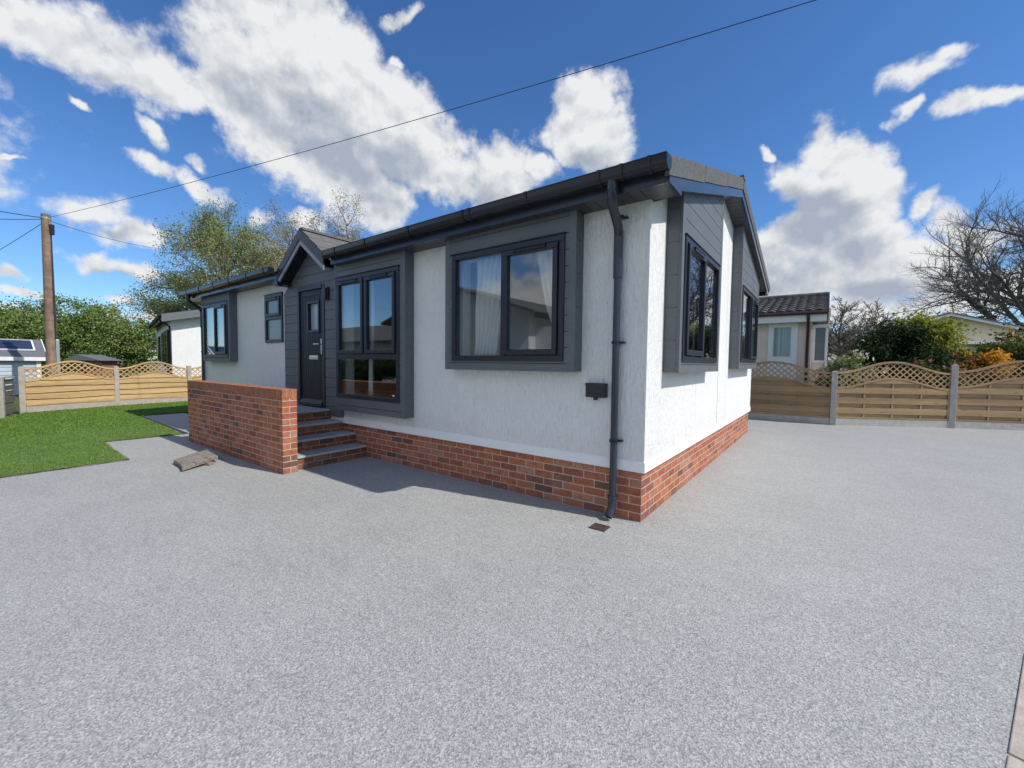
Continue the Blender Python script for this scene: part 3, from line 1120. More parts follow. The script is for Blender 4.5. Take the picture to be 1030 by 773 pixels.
# ------------------------------------------------------------------ steps and brick side wall
T = thing('doorstep', 'brick front steps with grey treads leading up to the dark front door', 'steps', (-4.8, -.5, 0))
xs = [-4.05, -4.335, -4.64, -4.955]
zs = [.175, .33, .485, .64]
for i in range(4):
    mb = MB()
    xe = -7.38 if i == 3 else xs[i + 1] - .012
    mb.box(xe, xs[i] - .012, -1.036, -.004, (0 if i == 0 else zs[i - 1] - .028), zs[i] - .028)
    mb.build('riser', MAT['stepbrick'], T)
for i in range(4):
    mb = MB()
    xe = -7.38 if i == 3 else xs[i + 1] - .012
    mb.box(xe, xs[i] + .006, -1.034, -.006 - .022 * (i == 3), zs[i] - .028, zs[i])
    mb.build('tread', MAT['tread'], T, bevel=.005)
BW = thing('brick_wall', 'low red brick garden wall beside the front steps with upright brick coping', 'wall', (-6, -1.12, 0))
mb = MB()
mb.box(-7.39, -3.985, -1.215, -1.04, -.05, .93)
mb.build('brickwork', MAT['brick'], BW)
mb = MB()
mb.box(-7.392, -3.983, -1.217, -1.038, .93, 1.04)
mb.build('coping', MAT['coping'], BW, bevel=.004)

# ------------------------------------------------------------------ drain and board on the drive
D_ = thing('drain_grate', 'small rusty drain grate set in the gravel below the downpipe', 'drain', (-.235, -.33, 0))
mb = MB()
ring_ = [(-.30, -.39), (-.17, -.39), (-.17, -.275), (-.30, -.275)]
mb.box(-.305, -.165, -.395, -.385, -.01, .010)
mb.box(-.305, -.165, -.28, -.27, -.01, .010)
mb.box(-.305, -.295, -.385, -.28, -.01, .010)
mb.box(-.175, -.165, -.385, -.28, -.01, .010)
mb.build('rim', MAT['iron'], D_)
mb = MB()
for i in range(7):
    x = -.290 + i * .0165
    mb.box(x, x + .0075, -.385, -.28, .002, .009)
mb.box(-.294, -.176, -.336, -.328, .0025, .0075)
mb.build('grille', MAT['iron'], D_)
mb = MB()
mb.box(-.294, -.176, -.384, -.281, .0008, .0014)  # thin black sheet painted as the shade below the grille bars
mb.build('pit_shade', MAT['black'], D_)

PL = thing('plank', 'grey weathered offcut of timber lying on the gravel by the brick wall', 'plank', (-5.4, -1.7, 0))
mb = MB()
pl = [(-5.05, -1.93), (-5.30, -1.885), (-5.62, -1.875), (-5.80, -1.60), (-5.90, -1.41), (-5.62, -1.44), (-5.33, -1.46), (-5.30, -1.55), (-5.24, -1.60)]
z0 = [.012 + .03 * (p[1] + 1.93) / .5 for p in pl]
mb.add([(p[0], p[1], z) for p, z in zip(pl, z0)] + [(p[0], p[1], z + .046) for p, z in zip(pl, z0)],
       [tuple(range(9)), tuple(range(17, 8, -1))] + [((i + 1) % 9, i, 9 + i, 9 + (i + 1) % 9) for i in range(9)])
mpl, nt, bs = new_mat('old_plank')
pv = pos(nt)
rot = N(nt, 'ShaderNodeMapping')
rot.inputs['Rotation'].default_value = (0, 0, R(-6))
L(nt, pv, rot.inputs[0])
gr = noise(nt, scaled(nt, rot.outputs[0], (2.2, 26, 20)), 1.6, 6, .7, .7)
L(nt, ramp(nt, gr, [(.28, (.06, .05, .04)), (.48, (.22, .185, .15)), (.62, (.33, .29, .25)), (.8, (.42, .385, .345))]), bs.inputs['Base Color'])
bs.inputs['Roughness'].default_value = .9
bump(nt, bs, gr, .8, .012)
mb.build('board', mpl, PL, bevel=.006)
mb = MB()
mb.obox((-5.24, -1.60, .02), (.05, .02, 0), (-.02, .035, 0), (0, 0, .019))
mb.build('splinter', mpl, PL, bevel=.006)
mb = MB()
mb.obox((-5.55, -1.50, .012), (.05, .005, 0), (-.005, .02, 0), (0, 0, .012))
mb.build('splinter', mpl, PL, bevel=.006)

# ------------------------------------------------------------------ fences
def fence_panel(A, B, f, mat, parent, z_end, amp, band, z_bot, nb, style, battens):
    """A, B ground points; top curve z_end + amp*bump; lattice band below it; boards down to z_bot"""
    A, B = Vector(A), Vector(B)
    d = (B - A)
    ln = d.length
    d.normalize()
    nrm = Vector((d.y, -d.x, 0))
    if nrm.dot(CAM - A) < 0:
        nrm = -nrm
    Z = Vector((0, 0, 1))
    def pt(s, z, n=0):
        return A + d * s + Z * z + nrm * n
    bumpf = lambda s: (1 - math.cos(2 * PI * s / ln)) / 2
    top = lambda s: z_end + amp * bumpf(s)
    low = lambda s: z_end - band + amp * .92 * bumpf(s)
    s0, s1 = .0, ln
    rr = random.Random(int(A.x * 100))
    # boards
    mb = MB()
    hmax = z_end - band + amp * .92
    hb = (hmax - z_bot) / nb
    segs = 28
    for k in range(nb):
        za, zb = z_bot + k * hb, z_bot + (k + 1) * hb + .018
        nn = (.016 if k % 2 else -.016) if style == 'weave' else .004
        # clipped by lower rail: build as strips
        ss = [s0 + (s1 - s0) * i / segs for i in range(segs + 1)]
        jit = [.010 * math.sin(k * 2.1 + 5 * q_ / ln) + rr.uniform(-.004, .004) for q_ in ss]
        for i in range(segs):
            l0, l1 = low(ss[i]), low(ss[i + 1])
            if min(l0, l1) <= za:
                continue
            b0, b1 = min(zb, l0), min(zb, l1)
            wv = .002 * (math.cos(2 * PI * (ss[i] / ln * battens)) if style == 'weave' else 0) * (1 if k % 2 else -1)
            wv1 = .002 * (math.cos(2 * PI * (ss[i + 1] / ln * battens)) if style == 'weave' else 0) * (1 if k % 2 else -1)
            tb = .004 if style == 'lap' else 0     # lapped boards lean out at the foot
            j0, j1 = (jit[i], jit[i + 1]) if style == 'lap' else (0, 0)
            fo = [pt(ss[i], za + j0, nn + .032 * (style == 'lap') + wv), pt(ss[i + 1], za + j1, nn + .032 * (style == 'lap') + wv1), pt(ss[i + 1], b1, nn + wv1), pt(ss[i], b0, nn + wv)]
            bk = [p - nrm * .012 for p in fo]
            mb.add(fo + bk, [(0, 1, 2, 3), (7, 6, 5, 4), (0, 4, 5, 1), (2, 6, 7, 3), (1, 5, 6, 2), (3, 7, 4, 0)])
    p_ = mb.build('panel', mat, parent)
    # battens and rails
    mb = MB()
    for i in range(battens + 1 if style == 'weave' else battens):
        s = ln * (i + (0 if style == 'weave' else .5)) / battens
        s = min(max(s, .03), ln - .03)
        if style == 'weave':
            zt = low(s) - .005
            off = .0
        else:
            zt = low(s) - .005
            off = -.035
        c = pt(s, (z_bot + zt) / 2, off)
        mb.obox(c, d * .02, nrm * .011, Z * ((zt - z_bot) / 2))
    mb.obox(pt(ln / 2, z_bot + .02, .0), d * (ln / 2), nrm * .024, Z * .02)
    if mb.v:
        mb.build('batten', mat, p_)
    n_ = 32
    for fn, hh in ((top, .022), (low, .02)):
        mb = MB()
        for i in range(n_):
            sa, sb = ln * i / n_, ln * (i + 1) / n_
            za, zb = fn(sa), fn(sb)
            vs = [pt(sa, za - hh, .024), pt(sb, zb - hh, .024), pt(sb, zb + hh, .024), pt(sa, za + hh, .024)]
            vb = [p - nrm * .048 for p in vs]
            mb.add(vs + vb, [(0, 1, 2, 3), (7, 6, 5, 4), (0, 4, 5, 1), (2, 6, 7, 3), (1, 5, 6, 2), (3, 7, 4, 0)])
        mb.build('rail', mat, p_)
    # diamond lattice
    mb = MB()
    pitch = .145
    slope = .92
    for sg in (1, -1):
        off = -3.0
        while off < ln + 3.0:
            # line z = slope*sg*(s - off) + zref
            zref = z_end - band
            run = []
            m_ = 160
            for i in range(m_ + 1):
                s = ln * i / m_
                z = slope * sg * (s - off) + zref
                if low(s) + .01 <= z <= top(s) - .01:
                    run.append((s, z))
                elif run:
                    break
            if len(run) >= 2:
                (sa, za), (sb, zb) = run[0], run[-1]
                a_, b_ = pt(sa, za, .005 * sg), pt(sb, zb, .005 * sg)
                if (b_ - a_).length > .03:
                    ax = (b_ - a_) / 2
                    perp = ax.cross(nrm).normalized()
                    mb.obox((a_ + b_) / 2, ax * 1.02, perp * .0125, nrm * .0045)
            off += pitch
    mb.build('lattice', mat, p_)

def fence(label, posts, mat, mpost, mboard, ends, amp, band, zb, nb, style, battens, ph):
    f = thing('fence', label, 'fence', (posts[0][0], posts[0][1], 0))
    for i, (p, h) in enumerate(zip(posts, ph)):
        if h:
            mb = MB()
            mb.box(p[0] - .055, p[0] + .055, p[1] - .055, p[1] + .055, -.05, h)
            mb.add([(p[0] - .055, p[1] - .055, h), (p[0] + .055, p[1] - .055, h), (p[0] + .055, p[1] + .055, h), (p[0] - .055, p[1] + .055, h), (p[0], p[1], h + .018)], [(0, 1, 4), (1, 2, 4), (2, 3, 4), (3, 0, 4)])
            mb.build('post', mpost, f, bevel=.006)
    for i, (a, b) in enumerate(zip(posts, posts[1:])):
        A, B = Vector((a[0], a[1], 0)), Vector((b[0], b[1], 0))
        d = (B - A).normalized()
        A2, B2 = A + d * .058, B - d * .058
        n_ = Vector((d.y, -d.x, 0))
        mb = MB()
        mb.obox((A2 + B2) / 2 + Vector((0, 0, zb / 2 - .02)), d * ((B2 - A2).length / 2), n_ * .024, (0, 0, zb / 2 + .018))
        mb.build('gravel_board', mboard, f)
        fence_panel(A2, B2, f, mat, f, ends[i], amp, band, zb + .004, nb, style, battens)
    return f

fence('honey coloured lattice topped fence with concrete posts at the back of the lawn',
      [(-14.80, -2.58), (-15.48, -.72), (-15.70, 1.10), (-15.8, 2.95)], MAT['fence'], MAT['concrete_pink'], MAT['concrete_pink'],
      [1.10, 1.10, 1.10], .21, .30, .17, 5, 'lap', 3, [1.16, 1.16, 1.18, 1.18])
fence('shaded brown lattice topped fence with grey concrete posts at the end of the drive',
      [(-1.1, 8.93), (1.45, 9.00), (3.66, 10.28), (6.05, 11.35)], MAT['fence2'], MAT['concrete_grey'], MAT['concrete_grey'],
      [1.24, 1.25, 1.30], .26, .36, .16, 8, 'weave', 4, [1.28, 1.28, 1.46, 1.5])
# old low fence at far left
f = thing('fence', 'low weathered grey slatted fence with pale posts at the left edge of the lawn', 'fence', (-13.7, -2.95, 0))
pA, pB = Vector((-14.72, -2.72, 0)), Vector((-11.2, -3.72, 0))
d = (pB - pA).normalized()
n_ = Vector((d.y, -d.x, 0))
mb = MB()
for k in range(6):
    z = .06 + k * .14
    mb.obox((pA + pB) / 2 + Vector((0, 0, z + .055)) + n_ * (.01 if k % 2 else -.01), d * ((pB - pA).length / 2), n_ * .009, (0, 0, .058))
mb.build('slat_panel', MAT['greywood'], f)
for s, w in ((1.0, .05), (2.9, .05)):
    mb = MB()
    c = pA + d * s - n_ * .03
    if (c + n_ * .06 - CAM).length < (c - CAM).length:
        c = pA + d * s + n_ * .03
    mb.obox(c + Vector((0, 0, .45)), d * w, n_ * .05, (0, 0, .5))
    mb.build('post', MAT['concrete'], f, bevel=.006)
mb = MB()
mb.obox((pA + pB) / 2 + Vector((0, 0, .925)), d * ((pB - pA).length / 2), n_ * .035, (0, 0, .018))
mb.build('capping_rail', MAT['concrete'], f)
mb = MB()
for s in (.52, 1.9):
    mb = MB()
    c = pA + d * s + n_ * .024
    mb.obox(c + Vector((0, 0, .46)), d * .022, n_ * .012, (0, 0, .44))
    mb.build('batten', MAT['fence2'], f)

# ------------------------------------------------------------------ utility pole and wires
pt_ = at(46, 216, 14)
pb_ = at(53.5, 385, 14)
dirp = (pt_ - pb_).normalized()
base = pb_ - dirp * ((pb_.z + .05) / dirp.z)
U = thing('utility_pole', 'tall brown wooden utility pole behind the lattice fence', 'pole', (base.x, base.y, 0))
mb = MB()
mb.tube([base, base.lerp(pt_, .5), pt_], .155, 16, True, .115)
mb.build('pole', MAT['pole'], U)
side = rt.copy()
side.z = 0
side.normalize()
mb = MB()
c = pt_ - Vector((0, 0, .50)) + side * .17
mb.obox(c, side * .06, Vector((side.y, -side.x, 0)) * .05, (0, 0, .17))
mb.build('junction_box', MAT['black'], U, bevel=.01)
mb = MB()
mb.tube([pt_ + side * .135 - Vector((0, 0, .6)), (pt_.lerp(base, .5)) + side * .15, base.lerp(pt_, .28) + side * .165], .024, 8)
mb.build('cable_guard', MAT['black'], U)
mb = MB()
mb.tube([pt_ - Vector((0, 0, .16)), pt_ - Vector((0, 0, .10))], .128, 16)
mb.build('band', MAT['steel'], U)

def wire(a, b, sag, label, r=.0065):
    a, b = Vector(a), Vector(b)
    mb = MB()
    pts = []
    for i in range(25):
        t = i / 24
        p = a.lerp(b, t)
        p.z -= sag * 4 * t * (1 - t)
        pts.append(p)
    mb.tube(pts, r, 5)
    o = mb.build('overhead_cable', MAT['wire'])
    tag(o, label, 'cable', 'overhead cables from the utility pole')
pp = pt_ - Vector((0, 0, .12))
e1 = at(822, 0, 5.6) + Vector((0, 0, .15))
e2 = pp + (e1 - pp) * 1.25
wire(pp, e2, .23, 'long black overhead cable crossing the sky above the white bungalow')
wire(pp, at(-40, 205, 12), .03, 'upper of the two nearly level cables leaving the pole to the left', .012)
wire(pp - Vector((0, 0, .03)), at(-40, 219, 13), .03, 'lower of the two nearly level cables leaving the pole to the left', .010)
wire(pp - Vector((0, 0, .08)), at(-30, 268, 16), .05, 'thin cable dropping steeply from the pole to the left edge', .009)
wire(pp - Vector((0, 0, .05)), at(185, 252, 26), .25, 'thin cable running from the pole towards the tree behind the roof', .009)

mb = MB()
p = at(59.5, 385, 13.2)
mb.box(p.x - .04, p.x + .04, p.y - .04, p.y + .04, 0, at(58, 342, 13.2).z)
o = mb.build('metal_post', MAT['steel'], bevel=.01)
tag(o, 'thin pale metal post standing beside the utility pole', 'post')

# ------------------------------------------------------------------ sheds on the left
def lerp(a, b, t):
    return a + (b - a) * t
MAT['shedblue'] = simple('pale_blue_boards', (.42, .50, .56), .6, .06, 4.)
MAT['white'] = simple('white_paint', (.78, .78, .77), .45, .04)
MAT['felt'] = simple('roof_felt', (.14, .145, .16), .8, .2, 20.)
MAT['panel'] = simple('solar_cell', (.035, .045, .075), .15, .1)
c0 = at(41, 359, 16)
S = thing('shed', 'pale blue garden shed with solar panels on its grey roof', 'shed', (c0.x, c0.y, 0))
x0, y0 = c0.x, c0.y
ez = c0.z
rz = at(43, 342, 17).z
mb = MB()
z = 0
while z < ez - .02:
    mb.prism([(x0 - .1, y0 - 4.5, z), (x0 - .012, y0 - 4.5, z), (x0 - .03, y0 - 4.5, min(z + .15, ez)), (x0 - .1, y0 - 4.5, min(z + .15, ez))], (0, 4.5, 0))
    z += .15
mb.box(x0 - 3.2, x0 - .1, y0 - 4.5, y0 - .01, 0, ez)
mb.prism([(x0 - 3.2, y0 - .03, ez), (x0 - .1, y0 - .03, ez), (x0 - 1.65, y0 - .03, rz - .05)], (0, -4.4, 0))
mb.build('wall', MAT['shedblue'], S)
mb = MB()
for (xa, za, xb, zb) in ((x0 + .12, ez - .05, x0 - 1.65, rz), (x0 - 3.4, ez - .05, x0 - 1.65, rz)):
    mb.prism([(xa, y0 - 4.7, za), (xb, y0 - 4.7, zb), (xb, y0 - 4.7, zb - .06), (xa, y0 - 4.7, za - .06)], (0, 4.85, 0))
rf = mb.build('roof', MAT['felt'], S)
sl = Vector((x0 - 1.65 - x0 - .12, 0, rz - ez + .05)).normalized()
nz = Vector((-sl.z, 0, sl.x)) if sl.x > 0 else Vector((sl.z, 0, -sl.x))
for k in range(3):
    yc = y0 - .75 - k * 1.42
    c = Vector((x0 + .12, yc, ez - .05)) + sl * 1.18 + nz * .04
    mb = MB()
    mb.obox(c, sl * .52, (0, .66, 0), nz * .022)
    sp = mb.build('solar_panel', MAT['white'], S)
    mb = MB()
    mb.obox(c + nz * .005, sl * .47, (0, .61, 0), nz * .0195)
    mb.build('solar_cells', MAT['panel'], sp)
mb = MB()
mb.box(x0 + .10, x0 + .14, y0 - 4.7, y0 + .17, ez - .16, ez - .02)
mb.prism([(x0 + .13, y0 + .15, ez - .15), (x0 - 1.65, y0 + .15, rz - .10), (x0 - 1.65, y0 + .15, rz + .03), (x0 + .13, y0 + .15, ez - .02)], (0, .03, 0))
mb.box(x0 - .02, x0 + .012, y0 - .12, y0 + .0, 0, ez - .15)
mb.build('trim', MAT['white'], S)
mp, nt, bs = new_mat('landscape_plaque')
pz = pos(nt)
sp_ = nt.nodes.new('ShaderNodeSeparateXYZ')
L(nt, pz, sp_.inputs[0])
tt = math_n(nt, 'ADD', math_n(nt, 'MULTIPLY', math_n(nt, 'SUBTRACT', sp_.outputs[2], ez - .55), 2.6), math_n(nt, 'MULTIPLY', math_n(nt, 'SUBTRACT', noise(nt, pz, 9., 3), .5), .35))
L(nt, ramp(nt, tt, [(.1, (.30, .14, .06)), (.35, (.24, .13, .05)), (.5, (.62, .60, .45)), (.7, (.25, .32, .12)), (.9, (.5, .6, .6))]), bs.inputs['Base Color'])
mb = MB()
mb.box(x0 + .0, x0 + .02, y0 - 1.9, y0 - 1.28, ez - .56, ez - .20)
mb.build('picture', mp, S)

b0 = at(103, 363, 25)
b1 = at(72, 365, 25)
S = thing('outbuilding', 'small low brick outbuilding with a dark shallow roof beyond the fence', 'outbuilding', (b0.x, b0.y, 0))
MAT['farbrick'] = simple('far_brick', (.30, .15, .10), .85, .2, 8.)
dd = (b0 - b1)
dd.z = 0
ln = dd.length
dd.normalize()
nn = Vector((dd.y, -dd.x, 0))
if nn.dot(CAM - b0) < 0:
    nn = -nn
zt = b0.z + .12
mb = MB()
mid = (b0 + b1) / 2
mid.z = 0
mb.obox(mid - nn * .5 + Vector((0, 0, zt / 2 - .05)), dd * (ln / 2 - .05), nn * .5, (0, 0, zt / 2 - .05))
mb.build('wall', MAT['farbrick'], S)
mb = MB()
mb.prism([mid + dd * (ln / 2 + .2) + nn * .25 + Vector((0, 0, zt - .12)), mid - dd * (ln / 2 + .25) + nn * .25 + Vector((0, 0, zt - .12)), mid - dd * .35 + nn * .25 + Vector((0, 0, zt + .24))], -nn * 1.5)
mb.build('roof', MAT['felt'], S)
mb = MB()
q = mid - dd * (ln * .28) + nn * .012
mb.obox(q + Vector((0, 0, zt * .55)), dd * .55, nn * .02, (0, 0, zt * .42))
mb.build('door', MAT['black'], S)

# ------------------------------------------------------------------ neighbour bungalow on the left
K = at(172, 318, 20)
a_ = Vector((-.985, .173, 0)).normalized()
b_ = Vector((.173, .985, 0)).normalized()
S = thing('bungalow', 'white bungalow with grey roof edge seen between the trees and the main house', 'house', (K.x, K.y, 0))
Z = Vector((0, 0, 1))
K0 = Vector((K.x, K.y, 0))
ze = K.z
wN, lN = 6.0, 11.0
slN = .24
mb = MB()
gp = [K0, K0 + b_ * wN, K0 + b_ * wN + Z * ze, K0 + b_ * (wN / 2) + Z * (ze + slN * wN / 2), K0 + Z * ze]
mb.prism(gp, a_ * lN)
mb.build('wall', MAT['render'], S)
ov = .38
def nroof(sgn):
    if sgn < 0:
        e = K0 - b_ * ov + Z * (ze - slN * ov + .12)
    else:
        e = K0 + b_ * (wN + ov) + Z * (ze - slN * ov + .12)
    t = K0 + b_ * (wN / 2) + Z * (ze + slN * wN / 2 + .12)
    return e, t
mb = MB()
for sg in (-1, 1):
    e, t = nroof(sg)
    e, t = e - a_ * .45, t - a_ * .45
    mb.prism([e, t, t - Z * .06, e - Z * .06], a_ * (lN + .9))
mb.build('roof', MAT['felt'], S)
mb = MB()
for sg in (-1, 1):
    e, t = nroof(sg)
    e, t = e - a_ * .475 - Z * .03, t - a_ * .475 - Z * .03
    mb.prism([e, t, t - Z * .33, e - Z * .33], a_ * .03)
mb.build('barge_board', simple('mid_grey_board', (.15, .155, .165), .4, .06), S)
mb = MB()
e, t = nroof(-1)
q0 = e - b_ * .06 - Z * .04 - a_ * .45
mb.tube([q0, q0 + a_ * (lN + .9)], .065, 8)
mb.prism([e + b_ * .02 - Z * .05 - a_ * .44, e + b_ * .05 - Z * .05 - a_ * .44, e + b_ * .05 - Z * .25 - a_ * .44, e + b_ * .02 - Z * .25 - a_ * .44], a_ * (lN + .88))
mb.build('gutter', MAT['upvc'], S)
mb = MB()
q1 = K0 + a_ * .12 - b_ * .06
mb.tube([q0 + a_ * .5 - Z * .05, q0 + a_ * .5 - Z * .2, q1 + Z * (ze - .5), q1 + Z * .1], .045, 8)
mb.build('downpipe', MAT['upvc'], S)
for s, w, z0, z1, nm in ((1.3, .55, .5, 2.9, 'door'), (2.75, .5, 1.0, 2.9, 'window'), (4.4, .75, 1.0, 2.9, 'window'), (7.5, .8, 1.3, 2.8, 'window')):
    mb = MB()
    c = K0 + a_ * (s + .7) + Z * ((z0 + z1) / 2)
    mb.obox(c - b_ * .01, a_ * w, b_ * .06, Z * ((z1 - z0) / 2))
    fr = mb.build(nm, MAT['frame'], S)
    mb = MB()
    mb.obox(c - b_ * .02, a_ * (w - .1), b_ * .056, Z * ((z1 - z0) / 2 - .1))
    mb.build('pane', simple('dark_pane', (.02, .022, .026), .06, .1), fr)

# ------------------------------------------------------------------ neighbour bungalow on the right
MAT['creamwall'] = simple('cream_render', (.74, .62, .54), .85, .06, 5., .2, 60.)
MAT['yellowwall'] = simple('pale_yellow_render', (.60, .52, .36), .85, .05, 5.)
MAT['pantile'] = simple('brown_pantile', (.125, .115, .108), .7, .5, 5., .2, 60.)
MAT['brownpipe'] = simple('brown_pipe', (.06, .035, .035), .4, .1)
MAT['greyroof'] = simple('slate_roof', (.12, .12, .13), .7, .15)
e0 = at(811, 314.5, 13.4)
xr, yf, zE = e0.x + .17, e0.y, e0.z
S = thing('bungalow', 'cream bungalow with brown tiled roof and white part glazed door behind the drive fence', 'house', (xr - 3, yf + 3, 0))
wN = 6.0
sl = .27
mb = MB()
mb.prism([(xr, yf, 0), (xr, yf + wN, 0), (xr, yf + wN, zE), (xr, yf + wN / 2, zE + sl * wN / 2), (xr, yf, zE)], (-9, 0, 0))
mb.build('wall', MAT['creamwall'], S)
# pantiles: wavy stepped sheet
mb = MB()
nx, ny = 150, 9
xa, xb = xr - 9.2, xr + .42
for sg in (1, -1):
    ya = yf - .32 if sg > 0 else yf + wN + .32
    yb = yf + wN / 2
    for j in range(ny):
        t0, t1 = j / ny, (j + 1) / ny
        vs = []
        for i in range(nx * 2 + 1):
            x = xa + (xb - xa) * i / (nx * 2)
            w_ = .028 * abs(math.sin(PI * (i / 8.0)))
            for t, lift in ((t0, .035), (t1, .0)):
                y = ya + (yb - ya) * t
                z = zE - sl * .32 + .08 + (sl * (wN / 2 + .32)) * t + w_ * 1.5 + lift * 1.3
                vs.append((x, y, z))
        fs = [(2 * i, 2 * i + 2, 2 * i + 3, 2 * i + 1) if sg > 0 else (2 * i + 1, 2 * i + 3, 2 * i + 2, 2 * i) for i in range(nx * 2)]
        mb.add(vs, fs, True)
        b = len(vs)
        # front lip of the course
        lip = []
        for i in range(nx * 2 + 1):
            p = vs[2 * i]
            lip += [p, (p[0], p[1], p[2] - .035)]
        mb.add(lip, [(2 * i, 2 * i + 1, 2 * i + 3, 2 * i + 2) for i in range(nx * 2)])
mb.prism([(xa, yf - .30, zE - sl * .30 + .03), (xa, yf + wN / 2, zE + sl * wN / 2 + .03), (xa, yf + wN + .30, zE - sl * .30 + .03), (xa, yf + wN / 2, zE + sl * wN / 2 + .095)], (xb - xa - .01, 0, 0))
mb.tube([(xa, yf + wN / 2, zE + sl * wN / 2 + .14), (xb, yf + wN / 2, zE + sl * wN / 2 + .14)], .09, 10)
mb.build('roof', MAT['pantile'], S)
mb = MB()
mb.box(xa, xb - .05, yf - .30, yf - .27, zE - .32, zE - .06)
mb.box(xa, xb - .08, yf - .269, yf - .001, zE - .325, zE - .30)
mb.build('fascia', MAT['white'], S)
mb = MB()
mb.tube([(xa, yf - .36, zE - .05), (xb - .02, yf - .36, zE - .05)], .06, 10)
mb.build('gutter', MAT['brownpipe'], S)
mb = MB()
for sg in (1, -1):
    ya = yf - .34 if sg > 0 else yf + wN + .34
    mb.prism([(xb + .0, ya, zE - sl * .34 + .16), (xb + .0, yf + wN / 2, zE + sl * wN / 2 + .18), (xb + .0, yf + wN / 2, zE + sl * wN / 2 - .12), (xb + .0, ya, zE - sl * .34 - .14)], (.04, 0, 0))
mb.build('barge_board', MAT['white'], S)
mb = MB()
mb.tube([(xr - .10, yf - .36, zE - .1), (xr - .10, yf - .3, zE - .3), (xr - .10, yf - .06, zE - .5), (xr - .10, yf - .06, .1)], .045, 8)
mb.build('downpipe', MAT['brownpipe'], S)
# half glazed door
du0 = at(771, 330, 13.0).x
du1 = at(800, 330, 13.3).x
zt = zE - .36
MAT['bluegrey_curtain'] = simple('blue_striped_curtain', (.30, .40, .42), .8, .45, 3.0, stretch=(6, 1, .02))
mb = MB()
mb.box(du0 - .06, du1 + .06, yf - .05, yf + .02, .2, zt + .06)
fr = mb.build('door', MAT['white'], S, bevel=.01)
mb = MB()
mb.box(du0 + .10, du1 - .12, yf - .062, yf - .051, zt - 1.05, zt - .10)
mb.build('curtained_pane', MAT['bluegrey_curtain'], fr)
mb = MB()
mb.box(du0 + .1, du1 - .12, yf - .062, yf - .051, .5, zt - 1.2)
mb.build('kick_panel', MAT['white'], fr, bevel=.01)
# bay window on the gable end
mb = MB()
y0b, y1b = yf + .35, yf + 2.6
mb.box(xr + .001, xr + .42, y0b, y1b, .3, zE - 1.62)
mb.build('bay', MAT['creamwall'], S)
mb = MB()
zb0, zb1 = zE - 1.615, zE - .38
mb.box(xr + .001, xr + .42, y0b, y1b, zb0, zb0 + .08)
mb.box(xr + .001, xr + .46, y0b - .03, y1b + .03, zb1 - .1, zb1)
for yy in (y0b, y0b + .7, y0b + 1.45, y1b - .09):
    mb.box(xr + .35, xr + .42, yy, yy + .09, zb0 + .08, zb1 - .1)
mb.box(xr + .001, xr + .09, y0b, y0b + .06, zb0 + .08, zb1 - .1)
bw = mb.build('bay_window', MAT['white'], S, bevel=.008)
mb = MB()
mb.box(xr + .09, xr + .35, y0b + .02, y0b + .03, zb0 + .08, zb1 - .1)
mb.box(xr + .385, xr + .395, y0b + .09, y1b - .09, zb0 + .08, zb1 - .1)
mb.build('pane', simple('blue_pane', (.10, .13, .15), .05, .1), bw)
mb = MB()
mb.box(xr + .001, xr + .40, y0b + .07, y1b, zb1, zb1 + .12)
mb.build('bay_roof', MAT['greyroof'], S)

# ------------------------------------------------------------------ cream bungalow far right
ap = at(957, 314, 24)
gd = Vector((.94, .34, 0)).normalized()
gb = Vector((.33, .944, 0)).normalized()      # the house recedes this way
gn = -gb
hw = 3.0
cr = Vector((0, 0, at(1015, 327, 23).z))
A0 = Vector((ap.x, ap.y, 0))
zA = ap.z
zEE = cr.z
S = thing('bungalow', 'pale yellow bungalow with shallow gable behind the flowering shrubs', 'house', (ap.x, ap.y, 0))
mb = MB()
i_ = A0 - gn * .35
hw2 = hw - .3
mb.prism([i_ - gd * hw2, i_ + gd * hw2, i_ + gd * hw2 + Z * (zEE - .1), i_ + Z * (zA - .14), i_ - gd * hw2 + Z * (zEE - .1)], -gn * 9)
mb.build('wall', MAT['yellowwall'], S)
mb = MB()
for sg in (-1, 1):
    e = A0 + gd * (hw * sg) + Z * zEE
    t = A0 + Z * zA
    mb.prism([e, t, t - Z * .09, e - Z * .09], -gn * 10)
mb.build('roof', MAT['felt'], S)
mb = MB()
for sg in (-1, 1):
    e = A0 + gd * (hw * sg) + Z * (zEE - .092) - gn * .02
    t = A0 + Z * (zA - .092) - gn * .02
    mb.prism([e, t, t - Z * .13, e - Z * .13], -gn * .04)
mb.build('barge_board', MAT['white'], S)
for cx_, w, h0, h1 in ((971, .62, 1.0, 2.65), (988, .8, 1.3, 2.65)):
    q = at(cx_, 345, 24.4)
    s = (q - A0).dot(gd)
    mb = MB()
    c = i_ + gd * s + Z * ((h0 + h1) / 2)
    mb.obox(c, gd * w, gn * .05, Z * ((h1 - h0) / 2))
    fr = mb.build('window', MAT['white'], S)
    for k in (-1, 1):
        mb = MB()
        mb.obox(c + gd * (w * .48 * k) + gn * .004, gd * (w * .38), gn * .05, Z * ((h1 - h0) / 2 - .14))
        mb.build('pane', simple('shade_pane', (.06, .07, .09), .05, .1), fr)
mb = MB()
q = at(985, 336, 24.3)
s = (q - A0).dot(gd)
mb.obox(i_ + gd * s + gn * .5 + Z * 2.85, gd * 1.9, gn * .5, Z * .09)
mb.build('canopy', MAT['white'], S)

